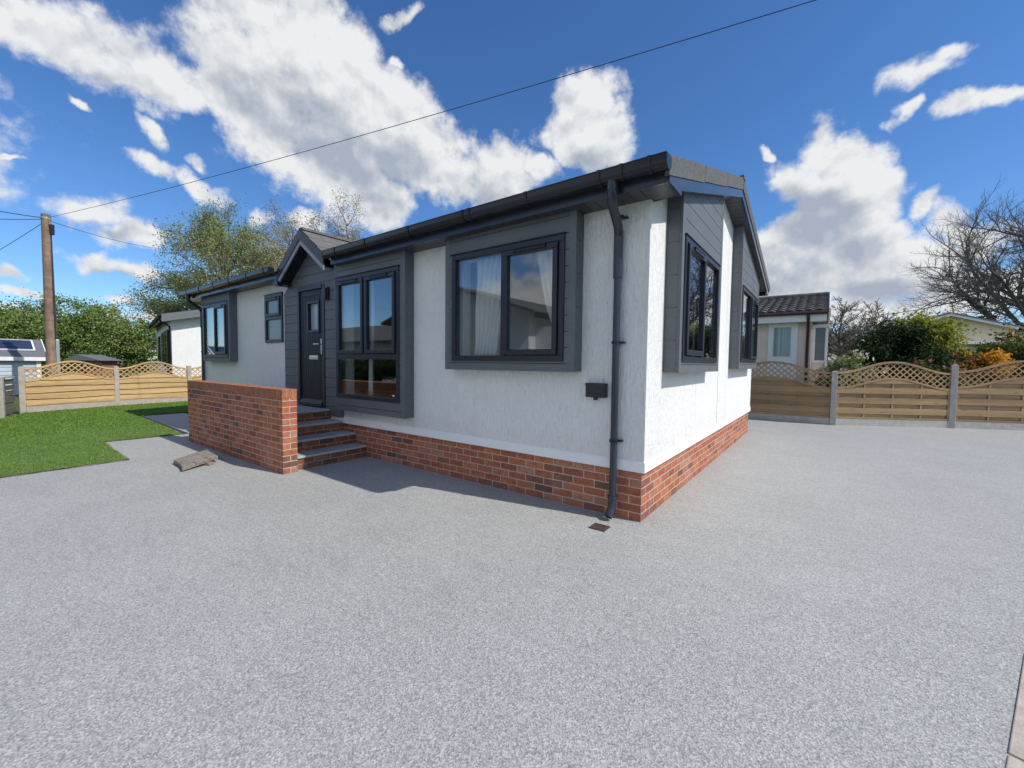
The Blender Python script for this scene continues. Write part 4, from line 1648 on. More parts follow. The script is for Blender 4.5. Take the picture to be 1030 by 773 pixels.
# ------------------------------------------------------------------ neighbours behind the camera (seen mirrored in the front windows)
def plain_bungalow(x0, x1, y0, y1, ze, label, ridge_along='y', porch=None):
    S = thing('bungalow', label, 'house', ((x0 + x1) / 2, (y0 + y1) / 2, 0))
    mb = MB()
    if ridge_along == 'y':
        xm = (x0 + x1) / 2
        rise = .30 * (x1 - x0) / 2
        mb.prism([(x0, y0, 0), (x1, y0, 0), (x1, y0, ze), (xm, y0, ze + rise), (x0, y0, ze)], (0, y1 - y0, 0))
        mb.build('wall', MAT['render'], S)
        mb = MB()
        for xe in (x0 - .4, x1 + .4):
            mb.prism([(xe, y0 - .35, ze - .05), (xm, y0 - .35, ze + rise + .12), (xm, y0 - .35, ze + rise + .05), (xe, y0 - .35, ze - .12)], (0, y1 - y0 + .7, 0))
        mb.build('roof', MAT['roofgrey'], S)
        mb = MB()
        mb.box(x1 + .36, x1 + .42, y0 - .3, y1 + .3, ze - .22, ze - .08)
        mb.build('gutter', MAT['upvc'], S)
        mb = MB()
        yy = (y0 + y1) / 2
        mb.tube([(x1 + .4, y1 - 3.2, ze - .2), (x1 + .06, y1 - 3.2, ze - .5), (x1 + .06, y1 - 3.2, .1)], .045, 8)
        mb.build('downpipe', MAT['upvc'], S)
    else:
        ym = (y0 + y1) / 2
        rise = .36 * (y1 - y0) / 2
        mb.prism([(x0, y0, 0), (x0, y1, 0), (x0, y1, ze), (x0, ym, ze + rise), (x0, y0, ze)], (x1 - x0, 0, 0))
        mb.build('wall', MAT['render'], S)
        mb = MB()
        for ye in (y0 - .4, y1 + .4):
            mb.prism([(x0 - .35, ye, ze - .05), (x0 - .35, ym, ze + rise + .12), (x0 - .35, ym, ze + rise + .05), (x0 - .35, ye, ze - .12)], (x1 - x0 + .7, 0, 0))
        mb.build('roof', MAT['roofgrey'], S)
    return S
S = plain_bungalow(-10.3, -4.9, -14.5, -5.7, 2.75, 'white bungalow with dark eaves seen only as a reflection in the front windows')
# side porch that shades part of its wall
mb = MB()
mb.box(-4.899, -4.1, -7.6, -6.0, 0, 2.35)
mb.build('side_porch', MAT['render'], S)
plain_bungalow(-26, -15.5, -15.5, -9.8, 2.5, 'white bungalow with tiled roof seen mirrored in the tall window by the door', 'x')

# ------------------------------------------------------------------ vegetation
def arr_mesh(name, V, Fq, mat, parent=None, smooth=False):
    off = origin(parent)
    V = np.asarray(V, dtype=np.float64) - np.array(off)
    me = bpy.data.meshes.new(name)
    me.vertices.add(len(V))
    me.vertices.foreach_set('co', V.astype(np.float32).ravel())
    nf, k = Fq.shape
    me.loops.add(nf * k)
    me.loops.foreach_set('vertex_index', Fq.astype(np.int32).ravel())
    me.polygons.add(nf)
    me.polygons.foreach_set('loop_start', np.arange(0, nf * k, k, dtype=np.int32))
    me.polygons.foreach_set('loop_total', np.full(nf, k, dtype=np.int32))
    me.polygons.foreach_set('use_smooth', np.full(nf, smooth))
    me.materials.append(mat)
    me.update()
    me.validate()
    o = bpy.data.objects.new(name, me)
    link(o)
    if parent:
        o.parent = parent
        ORI[o.name] = off
    return o

def leaf_cards(pts, size, rs, aspect=.55):
    """diamond leaves, one per point"""
    n = len(pts)
    a = rs.normal(size=(n, 3))
    a /= np.linalg.norm(a, axis=1)[:, None]
    b = rs.normal(size=(n, 3))
    b -= (a * b).sum(1)[:, None] * a
    b /= np.linalg.norm(b, axis=1)[:, None]
    s = size * rs.uniform(.6, 1.3, size=(n, 1))
    a *= s
    b *= s * aspect
    V = np.stack([pts - a, pts + b, pts + a, pts - b], 1).reshape(-1, 3)
    Fq = np.arange(4 * n).reshape(-1, 4)
    return V, Fq

class Twigs:
    def __init__(self, seed):
        self.rs = np.random.RandomState(seed)
        self.V = []
        self.F = []
        self.nv = 0
        self.tips = []

    def tube(self, P, Rr, sides):
        P = np.asarray(P)
        m = len(P)
        base = self.nv
        for i in range(m):
            t = P[min(i + 1, m - 1)] - P[max(i - 1, 0)]
            t = t / (np.linalg.norm(t) + 1e-9)
            ref = np.array([0, 0, 1.]) if abs(t[2]) < .9 else np.array([1., 0, 0])
            s = np.cross(t, ref)
            s /= np.linalg.norm(s)
            w = np.cross(s, t)
            for k in range(sides):
                an = 2 * PI * k / sides
                self.V.append(P[i] + (s * math.cos(an) + w * math.sin(an)) * Rr[i])
        for i in range(m - 1):
            for k in range(sides):
                k2 = (k + 1) % sides
                self.F.append((base + i * sides + k, base + i * sides + k2, base + (i + 1) * sides + k2, base + (i + 1) * sides + k))
        self.nv += m * sides

    def grow(self, p, d, ln, r, lvl, cfg):
        rs = self.rs
        nseg = cfg['seg'][lvl]
        P = [np.array(p)]
        Rr = [r]
        d = np.array(d) / np.linalg.norm(d)
        last = lvl == cfg['levels'] - 1
        kids = cfg['kids'][lvl] if not last else 0
        endr = r * (.35 if not last else .3)
        for i in range(nseg):
            d = d + rs.normal(size=3) * cfg['wob'][lvl] + np.array([0, 0, cfg['up'][lvl]])
            d /= np.linalg.norm(d)
            P.append(P[-1] + d * ln / nseg)
            Rr.append(r + (endr - r) * (i + 1) / nseg)
        self.tube(P, Rr, cfg['sides'][lvl])
        if last or lvl >= cfg.get('leaf_from', 99):
            self.tips.extend(P[1:])
        for k in range(kids):
            t = cfg['start'][lvl] + (1 - cfg['start'][lvl]) * (k + rs.uniform(.1, .9)) / kids
            j = min(int(t * nseg), nseg - 1)
            fr = t * nseg - j
            q = P[j] + (P[j + 1] - P[j]) * fr
            dd = P[j + 1] - P[j]
            dd = dd / np.linalg.norm(dd)
            side = rs.normal(size=3)
            side -= side.dot(dd) * dd
            side /= np.linalg.norm(side)
            an = R(cfg['ang'][lvl]) * rs.uniform(.7, 1.3)
            nd = dd * math.cos(an) + side * math.sin(an)
            l2 = ln * cfg['ratio'][lvl] * rs.uniform(.65, 1.2) * (1.15 - .55 * t if lvl == 0 else 1.1 - .4 * t)
            r2 = max(min(r * cfg['rr'][lvl] * (1.1 - .5 * t), r * .8), cfg['rmin'])
            self.grow(q, nd, l2, r2, lvl + 1, cfg)
        if not last:
            # leader
            self.grow(P[-1], d, ln * cfg['ratio'][lvl] * .8, max(endr, cfg['rmin']), lvl + 1, cfg)

CFG_BARE = dict(levels=5, seg=[6, 5, 4, 4, 3], kids=[9, 7, 6, 5, 0], wob=[.08, .14, .18, .22, .25], up=[.02, .05, .05, .05, .06], sides=[8, 6, 4, 3, 3],
                start=[.28, .2, .2, .15, 0], ang=[52, 48, 45, 42, 0], ratio=[.62, .55, .52, .5, 0], rr=[.55, .5, .5, .5, 0], rmin=.007)
CFG_SPRING = dict(CFG_BARE, kids=[9, 8, 6, 4, 0], leaf_from=3, rmin=.014, ang=[58, 50, 45, 42, 0], ratio=[.68, .58, .52, .5, 0])

BARK = simple('grey_bark', (.19, .17, .15), .9, .35, 12., .4, 40., stretch=(1, 1, .3))
BARK2 = simple('brown_bark', (.20, .165, .13), .9, .3, 12., .4, 40., stretch=(1, 1, .3))
LEAF_SPRING = mat_leaf('spring_leaf', [(.17, .215, .065), (.26, .30, .11), (.37, .40, .18)], .25)
LEAF_PALE = mat_leaf('pale_spring_leaf', [(.27, .26, .11), (.38, .35, .165), (.48, .43, .24)], .25)
LEAF_GREEN = mat_leaf('fresh_green_leaf', [(.12, .19, .045), (.20, .28, .075), (.29, .37, .12)], .25)
LEAF_MID = mat_leaf('mid_green_leaf', [(.11, .165, .045), (.18, .24, .07), (.26, .32, .11)], .25)
LEAF_DARK = mat_leaf('dark_evergreen_leaf', [(.016, .032, .012), (.032, .058, .020), (.07, .105, .035)], .2, .7)
LEAF_IVY = mat_leaf('ivy_leaf', [(.02, .04, .01), (.05, .08, .02), (.09, .12, .03)], .25, .4)
LEAF_GOLD = mat_leaf('golden_leaf', [(.17, .21, .03), (.33, .34, .055), (.44, .38, .08)], .45)
LEAF_HOLLY = mat_leaf('olive_leaf', [(.05, .07, .02), (.12, .15, .04), (.25, .23, .07)], .35)

def tree(loc, h, label, seed, cfg, bark, leafmat=None, nleaf=0, lsize=.08, r=.2, lean=(0, 0), ivy=0, spread=1.0, name='tree', cat='tree', group=None, trunk_frac=.55, jit=.12):
    t = thing(name, label, cat, (loc[0], loc[1], 0), group)
    tw = Twigs(seed)
    c2 = dict(cfg)
    d = np.array([lean[0], lean[1], 1.0])
    tw.grow(np.array([loc[0], loc[1], -.1]), d, h * trunk_frac, r, 0, c2)
    V = np.array(tw.V)
    # scale to the wanted height
    b = np.array([loc[0], loc[1], 0])
    zmax = np.percentile(V[:, 2], 99.9)
    sc_ = h / zmax
    V = (V - b) * np.array([sc_ * spread, sc_ * spread, sc_]) + b
    Fq = np.array(tw.F)
    # the trunk tube is the first len
    ntr = 0
    arr_mesh('trunk', V, Fq, bark, t, True)
    if leafmat is not None and nleaf:
        tips = (np.array(tw.tips) - b) * np.array([sc_ * spread, sc_ * spread, sc_]) + b
        idx = tw.rs.randint(0, len(tips), nleaf)
        # clumpy: favour some tips
        wgt = tw.rs.rand(len(tips)) ** 2
        idx = tw.rs.choice(len(tips), nleaf, p=wgt / wgt.sum())
        pts = tips[idx] + tw.rs.normal(size=(nleaf, 3)) * jit
        V2, F2 = leaf_cards(pts, lsize, tw.rs)
        arr_mesh('crown', V2, F2, leafmat, t)
    if ivy:
        # ivy sleeves on trunk and main limbs
        rs = tw.rs
        npts = []
        tt = V[: 8 * 7]
        m = ivy
        z = rs.uniform(.0, h * .62, m)
        # take random vertices of thick branches
        cand = V[V[:, 2] < h * .62]
        k = rs.randint(0, min(len(cand), 900), m)
        pts = cand[k] + rs.normal(size=(m, 3)) * np.array([.22, .22, .30])
        V3, F3 = leaf_cards(pts, .11, rs, .8)
        arr_mesh('ivy', V3, F3, LEAF_IVY, t)
    return t

def crown_points(c, rad, nclump, nleaf, rs, clump=.28, fill=.25, flat=0.0):
    c = np.array(c)
    rad = np.array(rad)
    u = rs.normal(size=(nclump, 3))
    u /= np.linalg.norm(u, axis=1)[:, None]
    rr = np.where(rs.rand(nclump) < fill, rs.uniform(.2, .8, nclump), rs.uniform(.78, 1.05, nclump))
    cc = c + u * rad * rr[:, None]
    cs = rs.uniform(.5, 1.3, nclump) * clump * rad.mean()
    k = rs.randint(0, nclump, nleaf)
    pts = cc[k] + rs.normal(size=(nleaf, 3)) * cs[k][:, None] * np.array([.6, .6, .5])
    return pts

def bush(loc, rad, h, label, seed, mat, nleaf, lsize, nclump=60, name='shrub', cat='shrub', group=None, flowers=None, clump=.28, zc=None, fill=.3, aspect=.55):
    """loc ground point, rad (rx, ry), h total height"""
    t = thing(name, label, cat, (loc[0], loc[1], 0), group)
    rs = np.random.RandomState(seed)
    tw = Twigs(seed + 1)
    cfg = dict(levels=3, seg=[4, 4, 3], kids=[7, 5, 0], wob=[.12, .18, .2], up=[.03, .05, .05], sides=[5, 4, 3], start=[.1, .2, 0], ang=[45, 45, 0], ratio=[.6, .55, 0], rr=[.55, .5, 0], rmin=.006)
    for k in range(3):
        an = rs.uniform(0, 2 * PI)
        tw.grow(np.array([loc[0] + rs.uniform(-.1, .1), loc[1] + rs.uniform(-.1, .1), -.05]), np.array([math.cos(an) * .35, math.sin(an) * .35, 1]), h * .55, .035, 0, cfg)
    arr_mesh('stem', np.array(tw.V), np.array(tw.F), BARK2, t, True)
    zc = h * .52 if zc is None else zc
    pts = crown_points((loc[0], loc[1], zc), (rad[0], rad[1], h - zc), nclump, nleaf, rs, clump, fill)
    pts = pts[pts[:, 2] > .03]
    V, F_ = leaf_cards(pts, lsize, rs, aspect)
    arr_mesh('foliage', V, F_, mat, t)
    if flowers:
        fm, nf, fs = flowers
        k = rs.choice(len(pts), min(nf, len(pts)), replace=False)
        c = np.array([loc[0], loc[1], zc])
        base = pts[k] + (pts[k] - c) * .06
        q = np.repeat(base, 9, 0) + rs.normal(size=(len(base) * 9, 3)) * fs * .55
        V, F_ = leaf_cards(q, fs * .6, rs, .8)
        arr_mesh('blossom', V, F_, fm, t)
    return t

# ---- trees behind the main house
g = ground_at(235, 31)
tree((g.x, g.y), 13.0, 'sparse spring tree with ivy clad limbs rising behind the far end of the roof', 11, CFG_SPRING, BARK2, LEAF_SPRING, 68000, .062, .34, ivy=2600, spread=1.35, jit=.30)
g = ground_at(352, 36)
tree((g.x, g.y), 15.4, 'pale budding tree rising behind the small porch gable', 23, CFG_SPRING, BARK2, LEAF_PALE, 26000, .06, .32, jit=.30, spread=1.15)
g = ground_at(292, 34)
tree((g.x, g.y), 14.2, 'pale yellow green tree between the ivy clad tree and the porch gable', 37, CFG_SPRING, BARK2, LEAF_PALE, 40000, .06, .26, jit=.30, spread=1.1)
# ---- trees at the left, each its own
left = [(-22, 40, 7.6, 3.6, LEAF_GREEN, 'mid green tree at the far left edge behind the blue shed', 51),
        (12, 44, 7.4, 3.2, LEAF_MID, 'dull green tree behind the solar panelled shed roof', 52),
        (50, 42, 6.9, 3.0, LEAF_MID, 'tree directly behind the utility pole with gaps in its crown', 53),
        (76, 40, 7.1, 3.0, LEAF_GREEN, 'fresh green rounded tree just right of the utility pole', 54),
        (108, 43, 6.7, 3.0, LEAF_SPRING, 'lighter yellow green tree behind the small brick outbuilding', 55),
        (136, 45, 5.8, 2.6, LEAF_GREEN, 'lower green tree next to the distant white bungalow', 56)]
for (px, dd_, hh, rd, lm, lab, sd) in left:
    g = ground_at(px, dd_)
    t = thing('tree', lab, 'tree', (g.x, g.y, 0), 'trees beyond the lawn fence')
    tw = Twigs(sd)
    tw.grow(np.array([g.x, g.y, -.1]), np.array([0, 0, 1.]), hh * .42, .2, 0, dict(CFG_BARE, levels=4, kids=[8, 6, 4, 0]))
    V = np.array(tw.V)
    sc_ = hh * .97 / V[:, 2].max()
    bb = np.array([g.x, g.y, 0])
    arr_mesh('trunk', (V - bb) * sc_ + bb, np.array(tw.F), BARK2, t, True)
    rs = tw.rs
    pts = crown_points((g.x, g.y, hh * .55), (rd * .95, rd * .95, hh * .43), 120, 12000, rs, .26, .45)
    pts2 = crown_points((g.x + rs.uniform(-1, 1), g.y + rs.uniform(-1, 1), 1.3), (rd * .9, rd * .9, 1.3), 40, 4000, rs, .25, .5)
    pts = np.vstack([pts, pts2])
    V2, F2 = leaf_cards(pts[pts[:, 2] > 0], .10, rs, .7)
    arr_mesh('crown', V2, F2, lm, t)
# ---- bare wood behind the right fence
bare = [(845, 40, 8.2, 61, .9), (872, 46, 8.6, 62, 1.0), (897, 42, 7.6, 63, .95), (925, 52, 8.6, 64, 1.1)]
labs = ['bare spreading tree directly right of the cream bungalow', 'bare tree in the middle of the distant wood behind the white blossom',
        'bare brown tree just left of the dark evergreen shrub', 'faint bare tree behind the golden topped shrub']
for (px, dd_, hh, sd, spd), lab in zip(bare, labs):
    g = ground_at(px, dd_)
    tree((g.x, g.y), hh, lab, sd, dict(CFG_BARE, kids=[10, 9, 7, 5, 0], rmin=.022, ang=[58, 50, 45, 42, 0], ratio=[.7, .58, .52, .5, 0]), BARK2, None, 0, r=.26, spread=spd * 1.25, group='bare trees beyond the drive fence')
MAT['twig'] = simple('purple_brown_twigs', (.10, .075, .065), .9, .3, 1.)
rs = np.random.RandomState(70)
hp_ = []
for k in range(26):
    px = 800 + 230 * k / 25
    g = ground_at(px, 58)
    hp_.append(crown_points((g.x, g.y, 2.2), (2.6, 2.6, 2.2 + rs.uniform(0, .8)), 14, 420, rs, .3, .5))
hp_ = np.vstack(hp_)
hp_ = hp_[hp_[:, 2] > 0]
V, F_ = leaf_cards(hp_, .30, rs, .35)
o = arr_mesh('far_wood', V, F_, mat_leaf('far_wood_mix', [(.07, .08, .035), (.12, .10, .07), (.17, .13, .10)], .3), None)
o['kind'] = 'stuff'
# ---- the big bare tree on the right
g = ground_at(1031, 30)
tree((g.x, g.y), 19.6, 'big bare tree with fine branches and ivied trunk at the right edge', 83, dict(CFG_BARE, kids=[16, 11, 10, 7, 0], ang=[64, 50, 45, 42, 0], start=[.24, .15, .1, .1, 0], ratio=[.74, .55, .5, .48, 0], rmin=.010, wob=[.06, .12, .16, .2, .22]), BARK, None, 0, r=.34, ivy=3200, spread=1.0, trunk_frac=.6)

# ---- shrubs behind the right fence
g = ground_at(901, 13.2)
bush((g.x, g.y), (1.12, 1.1), 2.68, 'dense dark evergreen shrub above the middle of the drive fence', 91, LEAF_DARK, 26000, .055, 90, name='evergreen_shrub', clump=.26, zc=1.35)
g = ground_at(924, 15.4)
bush((g.x, g.y), (1.15, 1.0), 3.12, 'golden green rounded shrub rising behind the dark evergreen', 92, LEAF_GOLD, 18000, .06, 80, name='golden_shrub', zc=1.9)
white_f = mat_leaf('white_blossom', [(.62, .52, .42), (.72, .66, .56), (.78, .74, .68)], .3)
pink_f = mat_leaf('pink_blossom', [(.45, .16, .13), (.55, .25, .18), (.60, .36, .26)], .3)
red_f = mat_leaf('red_blossom', [(.42, .04, .03), (.55, .10, .05), (.55, .20, .08)], .3)
yel_f = mat_leaf('yellow_blossom', [(.62, .40, .03), (.70, .52, .05), (.66, .30, .04)], .3)
ora_f = mat_leaf('orange_blossom', [(.60, .25, .03), (.68, .36, .05), (.66, .46, .09)], .3)
g = ground_at(856, 11.9)
bush((g.x, g.y), (.62, .6), 1.75, 'cream flowered shrub poking over the lattice beside the fence post', 93, LEAF_SPRING, 6500, .05, 40, flowers=(white_f, 300, .085), name='flowering_shrub')
g = ground_at(836, 12.4)
bush((g.x, g.y), (.35, .35), 1.45, 'small bright green conifer below the bay window', 94, LEAF_GOLD, 4500, .035, 30, name='small_conifer')
g = ground_at(878, 12.2)
bush((g.x, g.y), (.6, .5), 1.2, 'low cream flowered shrub behind the lattice at the foot of the evergreen', 95, LEAF_SPRING, 4500, .05, 30, flowers=(white_f, 160, .075), name='flowering_shrub')
g = ground_at(940, 12.0)
bush((g.x, g.y), (.55, .45), 1.55, 'pink flowered azalea left of the middle fence post', 96, LEAF_HOLLY, 4500, .05, 30, flowers=(pink_f, 170, .065), name='azalea')
g = ground_at(968, 14.4)
bush((g.x, g.y), (.62, .5), 1.95, 'low shrub with yellow and red flowers under the pale yellow bungalow', 97, LEAF_HOLLY, 5200, .05, 30, flowers=(yel_f, 190, .08), name='azalea')
g = ground_at(972, 13.6)
bush((g.x, g.y), (.60, .5), 1.72, 'red flowered azalea just above the fence right of the middle post', 98, LEAF_HOLLY, 5000, .05, 30, flowers=(red_f, 170, .07), name='azalea')
g = ground_at(995, 13.2)
bush((g.x, g.y), (.42, .4), 2.05, 'bright orange azalea rising beside the dark holly at right', 99, ora_f, 4200, .06, 26, flowers=(ora_f, 120, .06), name='azalea')
g = ground_at(985, 12.2)
bush((g.x, g.y), (.8, .4), 1.3, 'salmon red azalea showing through the right hand lattice', 100, LEAF_HOLLY, 5000, .05, 30, flowers=(red_f, 220, .065), name='azalea')
g = ground_at(1035, 14.0)
bush((g.x, g.y), (1.25, 1.1), 2.85, 'olive green holly shrub at the right edge above the fence', 101, LEAF_HOLLY, 20000, .055, 80, flowers=(ora_f, 45, .06), name='holly_shrub', zc=1.3)
g = ground_at(1006, 18.0)
bush((g.x, g.y), (1.2, 1.0), 2.0, 'dark green shrub in front of the pale yellow bungalow windows', 102, LEAF_DARK, 14000, .06, 60, name='evergreen_shrub', zc=1.1)
# ---- hedge mirrored in the tall window
bush((-13.2, -6.6), (1.2, 1.0), 1.45, 'dark rounded shrub seen mirrored in the low pane of the tall window', 103, LEAF_DARK, 12000, .07, 60, zc=1.1)
bush((-16.0, -6.2), (2.2, 1.2), 1.25, 'fresh green shrub seen mirrored in the low pane of the tall window', 104, LEAF_GREEN, 12000, .07, 60, zc=.9)

# ------------------------------------------------------------------ sky, clouds, sun
SUN = Vector((.95, .18, .99)).normalized()
elev = math.asin(SUN.z)
azim = math.atan2(SUN.x, SUN.y)           # clockwise from +Y
world = bpy.data.worlds.new('World')
sc.world = world
world.use_nodes = True
nt = world.node_tree
nt.nodes.clear()
out = nt.nodes.new('ShaderNodeOutputWorld')
sky = nt.nodes.new('ShaderNodeTexSky')
sky.sky_type = 'NISHITA'
sky.sun_disc = False
sky.sun_elevation = elev
sky.sun_rotation = azim
sky.altitude = 300
sky.air_density = 1.0
sky.dust_density = .25
sky.ozone_density = 3.0
bg = nt.nodes.new('ShaderNodeBackground')
SKY_S = .105
bg.inputs['Strength'].default_value = SKY_S
hs = N(nt, 'ShaderNodeHueSaturation', Saturation=1.08, Value=1.0)
L(nt, mixc(nt, 1.0, sky.outputs[0], (.70, .85, 1.05), 'MULTIPLY'), hs.inputs['Color'])
L(nt, hs.outputs[0], bg.inputs['Color'])
# heading / elevation of the viewing direction, in degrees; heading zero = north-west over the house
tc = nt.nodes.new('ShaderNodeTexCoord')
sx = nt.nodes.new('ShaderNodeSeparateXYZ')
L(nt, tc.outputs['Generated'], sx.inputs[0])
hx, hy = math.sin(YAW), math.cos(YAW)
fwd = math_n(nt, 'ADD', math_n(nt, 'MULTIPLY', sx.outputs[0], hx), math_n(nt, 'MULTIPLY', sx.outputs[1], hy))
rgt = math_n(nt, 'ADD', math_n(nt, 'MULTIPLY', sx.outputs[0], hy), math_n(nt, 'MULTIPLY', sx.outputs[1], -hx))
az = math_n(nt, 'MULTIPLY', math_n(nt, 'ARCTAN2', rgt, fwd), 180 / PI)
el = math_n(nt, 'MULTIPLY', math_n(nt, 'ARCSINE', sx.outputs[2]), 180 / PI)

def azel(u, v):
    d = ray(u, v).normalized()
    f_ = d.x * hx + d.y * hy
    r_ = d.x * hy - d.y * hx
    return np.array([math.degrees(math.atan2(r_, f_)), math.degrees(math.asin(d.z))])

# domain warp makes ragged, billowy outlines
cv = nt.nodes.new('ShaderNodeCombineXYZ')
L(nt, az, cv.inputs[0])
L(nt, el, cv.inputs[1])
dirv = tc.outputs['Generated']
def vnoise(scale, detail, rough, off=(0, 0, 0), out_='Color', dist=0):
    a = nt.nodes.new('ShaderNodeVectorMath')
    a.operation = 'ADD'
    L(nt, dirv, a.inputs[0])
    a.inputs[1].default_value = off
    n = N(nt, 'ShaderNodeTexNoise', Scale=scale, Detail=detail, Roughness=rough, Distortion=dist)
    L(nt, a.outputs[0], n.inputs['Vector'])
    return n.outputs[out_] if out_ == 'Color' else n.outputs[0]
wc = vnoise(7.0, 5, .55)
w1 = nt.nodes.new('ShaderNodeVectorMath')
w1.operation = 'SUBTRACT'
L(nt, wc, w1.inputs[0])
w1.inputs[1].default_value = (.5, .5, .5)
w2 = nt.nodes.new('ShaderNodeVectorMath')
w2.operation = 'SCALE'
L(nt, w1.outputs[0], w2.inputs[0])
w2.inputs['Scale'].default_value = 6.5
w3 = nt.nodes.new('ShaderNodeVectorMath')
w3.operation = 'ADD'
L(nt, cv.outputs[0], w3.inputs[0])
L(nt, w2.outputs[0], w3.inputs[1])
warped = w3.outputs[0]

def field(blobs):
    acc = None
    for (u, v, ra, rb, rot) in blobs:
        if ra > 0:
            c = azel(u, v)
            th = R(rot)
            A = azel(u + ra * math.cos(th), v + ra * math.sin(th)) - c
            B = azel(u - rb * math.sin(th), v + rb * math.cos(th)) - c
            U_, S_, _ = np.linalg.svd(np.stack([A, B], 1))
            ang = math.atan2(U_[1, 0], U_[0, 0])
            s1, s2 = S_
        else:
            c, s1, s2, ang = (u, v), -ra, rb, R(rot)
        m_ = nt.nodes.new('ShaderNodeMapping')
        m_.vector_type = 'TEXTURE'
        m_.inputs['Location'].default_value = (c[0], c[1], 0)
        m_.inputs['Rotation'].default_value = (0, 0, ang)
        m_.inputs['Scale'].default_value = (s1, s2, 1e6)
        L(nt, warped, m_.inputs['Vector'])
        ln_ = nt.nodes.new('ShaderNodeVectorMath')
        ln_.operation = 'LENGTH'
        L(nt, m_.outputs[0], ln_.inputs[0])
        kk = max(.54, min(1.0, min(s1, s2) / 3.8))
        b_ = math_n(nt, 'MULTIPLY_ADD', ln_.outputs['Value'], -kk, kk)
        acc = b_ if acc is None else math_n(nt, 'MAXIMUM', acc, b_)
    return acc

clouds = [
    # the great streak, upper left to centre
    (30, 25, 95, 34, 14), (110, 48, 85, 36, 22), (185, 85, 70, 34, 30), (245, 55, 75, 62, 40), (300, 45, 75, 60, 45), (330, 95, 100, 66, 38),
    (290, 130, 95, 58, 40), (390, 130, 80, 55, 32), (340, 175, 70, 50, 35), (430, 155, 70, 42, 28), (500, 180, 45, 34, 8), (375, 195, 40, 34, 20), (540, 165, 22, 28, -30),
    # cumulus over the roof
    (590, 112, 42, 40, 0), (572, 135, 38, 34, 0), (607, 95, 24, 22, 0), (600, 145, 40, 34, 0),
    # small ones left
    (78, 203, 44, 17, 10), (130, 228, 44, 13, 12), (95, 254, 32, 11, 14), (132, 267, 30, 8, 14), (160, 172, 26, 13, 22), (205, 188, 34, 13, 24), (157, 132, 22, 10, 52),
    (206, 164, 14, 6, 15), (16, 160, 15, 5, 0), (118, 294, 22, 6, 2), (8, 277, 18, 7, 8), (24, 298, 24, 6, 4), (145, 318, 32, 8, 8), (78, 98, 16, 5, 35), (262, 227, 16, 12, 0),
    (398, 28, 28, 9, -30), (400, 65, 10, 7, 0), (308, 226, 24, 12, 0), (5, 320, 30, 8, 0), (110, 312, 22, 6, 0),
    # big right cumulus
    (853, 158, 48, 40, 0), (832, 195, 55, 45, 0), (793, 183, 32, 28, 0), (868, 200, 42, 40, 0), (838, 235, 75, 42, 0), (885, 240, 36, 26, 0), (800, 265, 70, 42, 0), (880, 275, 85, 30, -6), (930, 270, 52, 24, -8),
    (928, 218, 24, 14, -40), (962, 236, 42, 24, 0), (985, 250, 44, 28, 0), (920, 303, 60, 14, -8), (985, 296, 90, 26, -5), (770, 300, 60, 30, 0), (860, 310, 90, 22, 0),
    # wisps top right
    (915, 68, 40, 16, -22), (948, 48, 34, 10, -28), (965, 104, 40, 15, -15), (1010, 96, 44, 12, -6), (905, 110, 14, 10, -40), (768, 157, 12, 6, 0), (875, 177, 14, 5, 0),
    # out of the frame, for the window reflections
    (-80., 12, 12, 8, 0), (-18., 0, 0, 0, 0)]
clouds = [c for c in clouds if c[2] != 0 or c[3] != 0]
extra = [(-75., 22, 26, 9, -10), (-105., 30, 22, 10, 8), (-140., 14, 30, 9, 0), (-160., 40, 25, 14, 10), (165., 20, 28, 9, 0), (135., 35, 26, 11, 0), (105., 16, 26, 8, 5), (80., 34, 20, 9, 0), (-120., 8, 20, 5, 0)]
blobs = [c for c in clouds if c[0] > -50] + [(a, e, -w_, h_, r_) for a, e, w_, h_, r_ in extra]
dens = field(blobs)
n1 = vnoise(9.0, 8, .54, out_='Fac')
n2 = vnoise(44.0, 5, .6, (3.1, .4, 1.7), out_='Fac')
dd_ = math_n(nt, 'ADD', math_n(nt, 'MINIMUM', math_n(nt, 'MULTIPLY', math_n(nt, 'ADD', dens, .04), 1.6), .7), math_n(nt, 'MULTIPLY', math_n(nt, 'SUBTRACT', n1, .5), 1.7))
dd_ = math_n(nt, 'ADD', dd_, math_n(nt, 'MULTIPLY', math_n(nt, 'SUBTRACT', n2, .5), .85))
mr = N(nt, 'ShaderNodeMapRange')
mr.interpolation_type = 'SMOOTHSTEP'
L(nt, dd_, mr.inputs[0])
mr.inputs[1].default_value = -.08
mr.inputs[2].default_value = .56
alpha = mr.outputs[0]
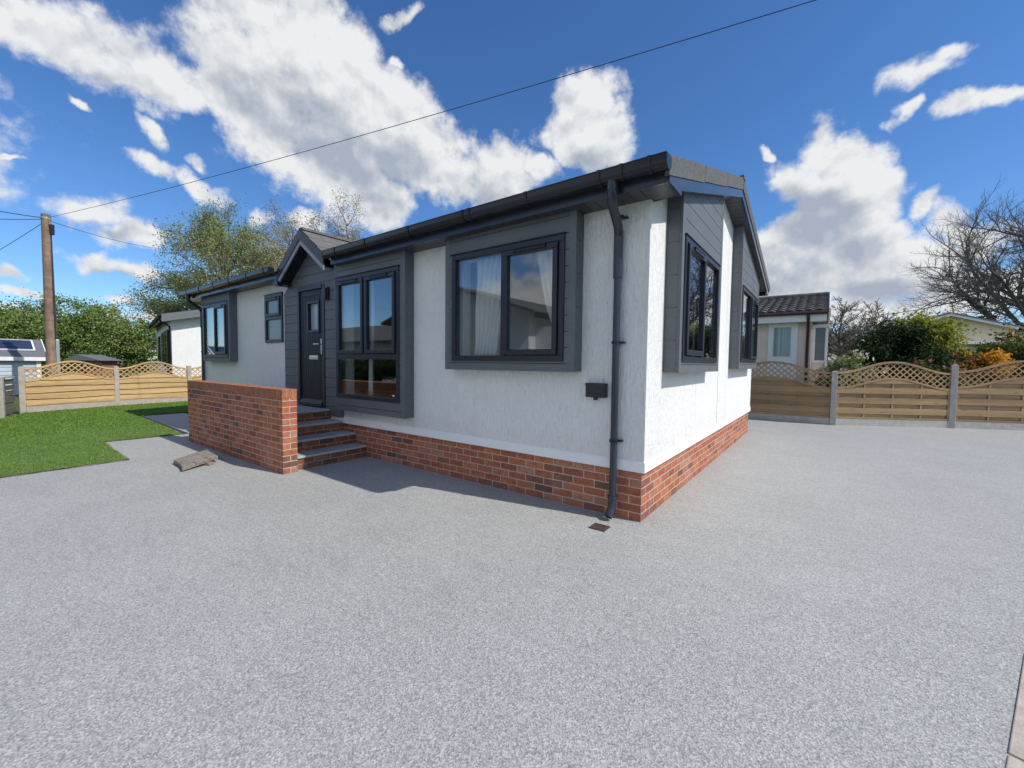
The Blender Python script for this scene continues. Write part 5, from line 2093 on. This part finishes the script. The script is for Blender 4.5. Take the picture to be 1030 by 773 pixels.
# thin veil haze towards the horizon
# shading: offset noise gives lit and grey sides
n1b = vnoise(9.0, 6, .52, (SUN.x * .012, SUN.y * .012, .020), out_='Fac')
rel = math_n(nt, 'MULTIPLY', math_n(nt, 'SUBTRACT', n1, n1b), 3.0)
grey_blobs = [(330, 150, 95, 40, 38), (250, 95, 70, 28, 40), (400, 170, 70, 26, 28), (110, 68, 80, 14, 20), (590, 160, 40, 20, 0), (100, 222, 60, 8, 14), (110, 268, 40, 6, 14), (810, 225, 60, 42, 20), (850, 255, 70, 22, 0), (790, 275, 70, 30, 0), (890, 290, 80, 14, 0), (370, 205, 40, 20, 10), (470, 190, 50, 14, 15)]
gf = field(grey_blobs)
gm = N(nt, 'ShaderNodeMapRange')
gm.interpolation_type = 'SMOOTHSTEP'
L(nt, math_n(nt, 'ADD', gf, math_n(nt, 'MULTIPLY', math_n(nt, 'SUBTRACT', n1, .5), 1.0)), gm.inputs[0])
gm.inputs[1].default_value = -.25
gm.inputs[2].default_value = .75
sh = math_n(nt, 'ADD', math_n(nt, 'MULTIPLY', gm.outputs[0], -.72), rel)
sh = math_n(nt, 'ADD', sh, .98)
sh = math_n(nt, 'ADD', sh, math_n(nt, 'MULTIPLY', math_n(nt, 'SUBTRACT', n2, .5), .22))
ccol = ramp(nt, sh, [(.2, (.29, .33, .40)), (.5, (.39, .42, .47)), (.75, (.52, .54, .565)), (1.0, (.625, .635, .645))])
bgc = nt.nodes.new('ShaderNodeBackground')
bgc.inputs['Strength'].default_value = 1.0
L(nt, ccol, bgc.inputs['Color'])
mx = nt.nodes.new('ShaderNodeMixShader')
L(nt, alpha, mx.inputs[0])
L(nt, bg.outputs[0], mx.inputs[1])
L(nt, bgc.outputs[0], mx.inputs[2])
L(nt, mx.outputs[0], out.inputs[0])

sd = bpy.data.lights.new('sun', 'SUN')
sd.energy = 3.15
sd.angle = R(.5)
sd.color = (1.0, .95, .88)
so = bpy.data.objects.new('sun', sd)
link(so)
so.rotation_euler = SUN.to_track_quat('Z', 'Y').to_euler()
so.location = (10, 0, 20)

vs_ = sc.view_settings
vs_.view_transform = 'Standard'
vs_.look = 'None'
vs_.exposure = 0.43
vs_.gamma = 1
sc.cycles.caustics_reflective = False
sc.cycles.caustics_refractive = False
sc.cycles.max_bounces = 8
sc.cycles.transparent_max_bounces = 12
sc.cycles.sample_clamp_indirect = 6
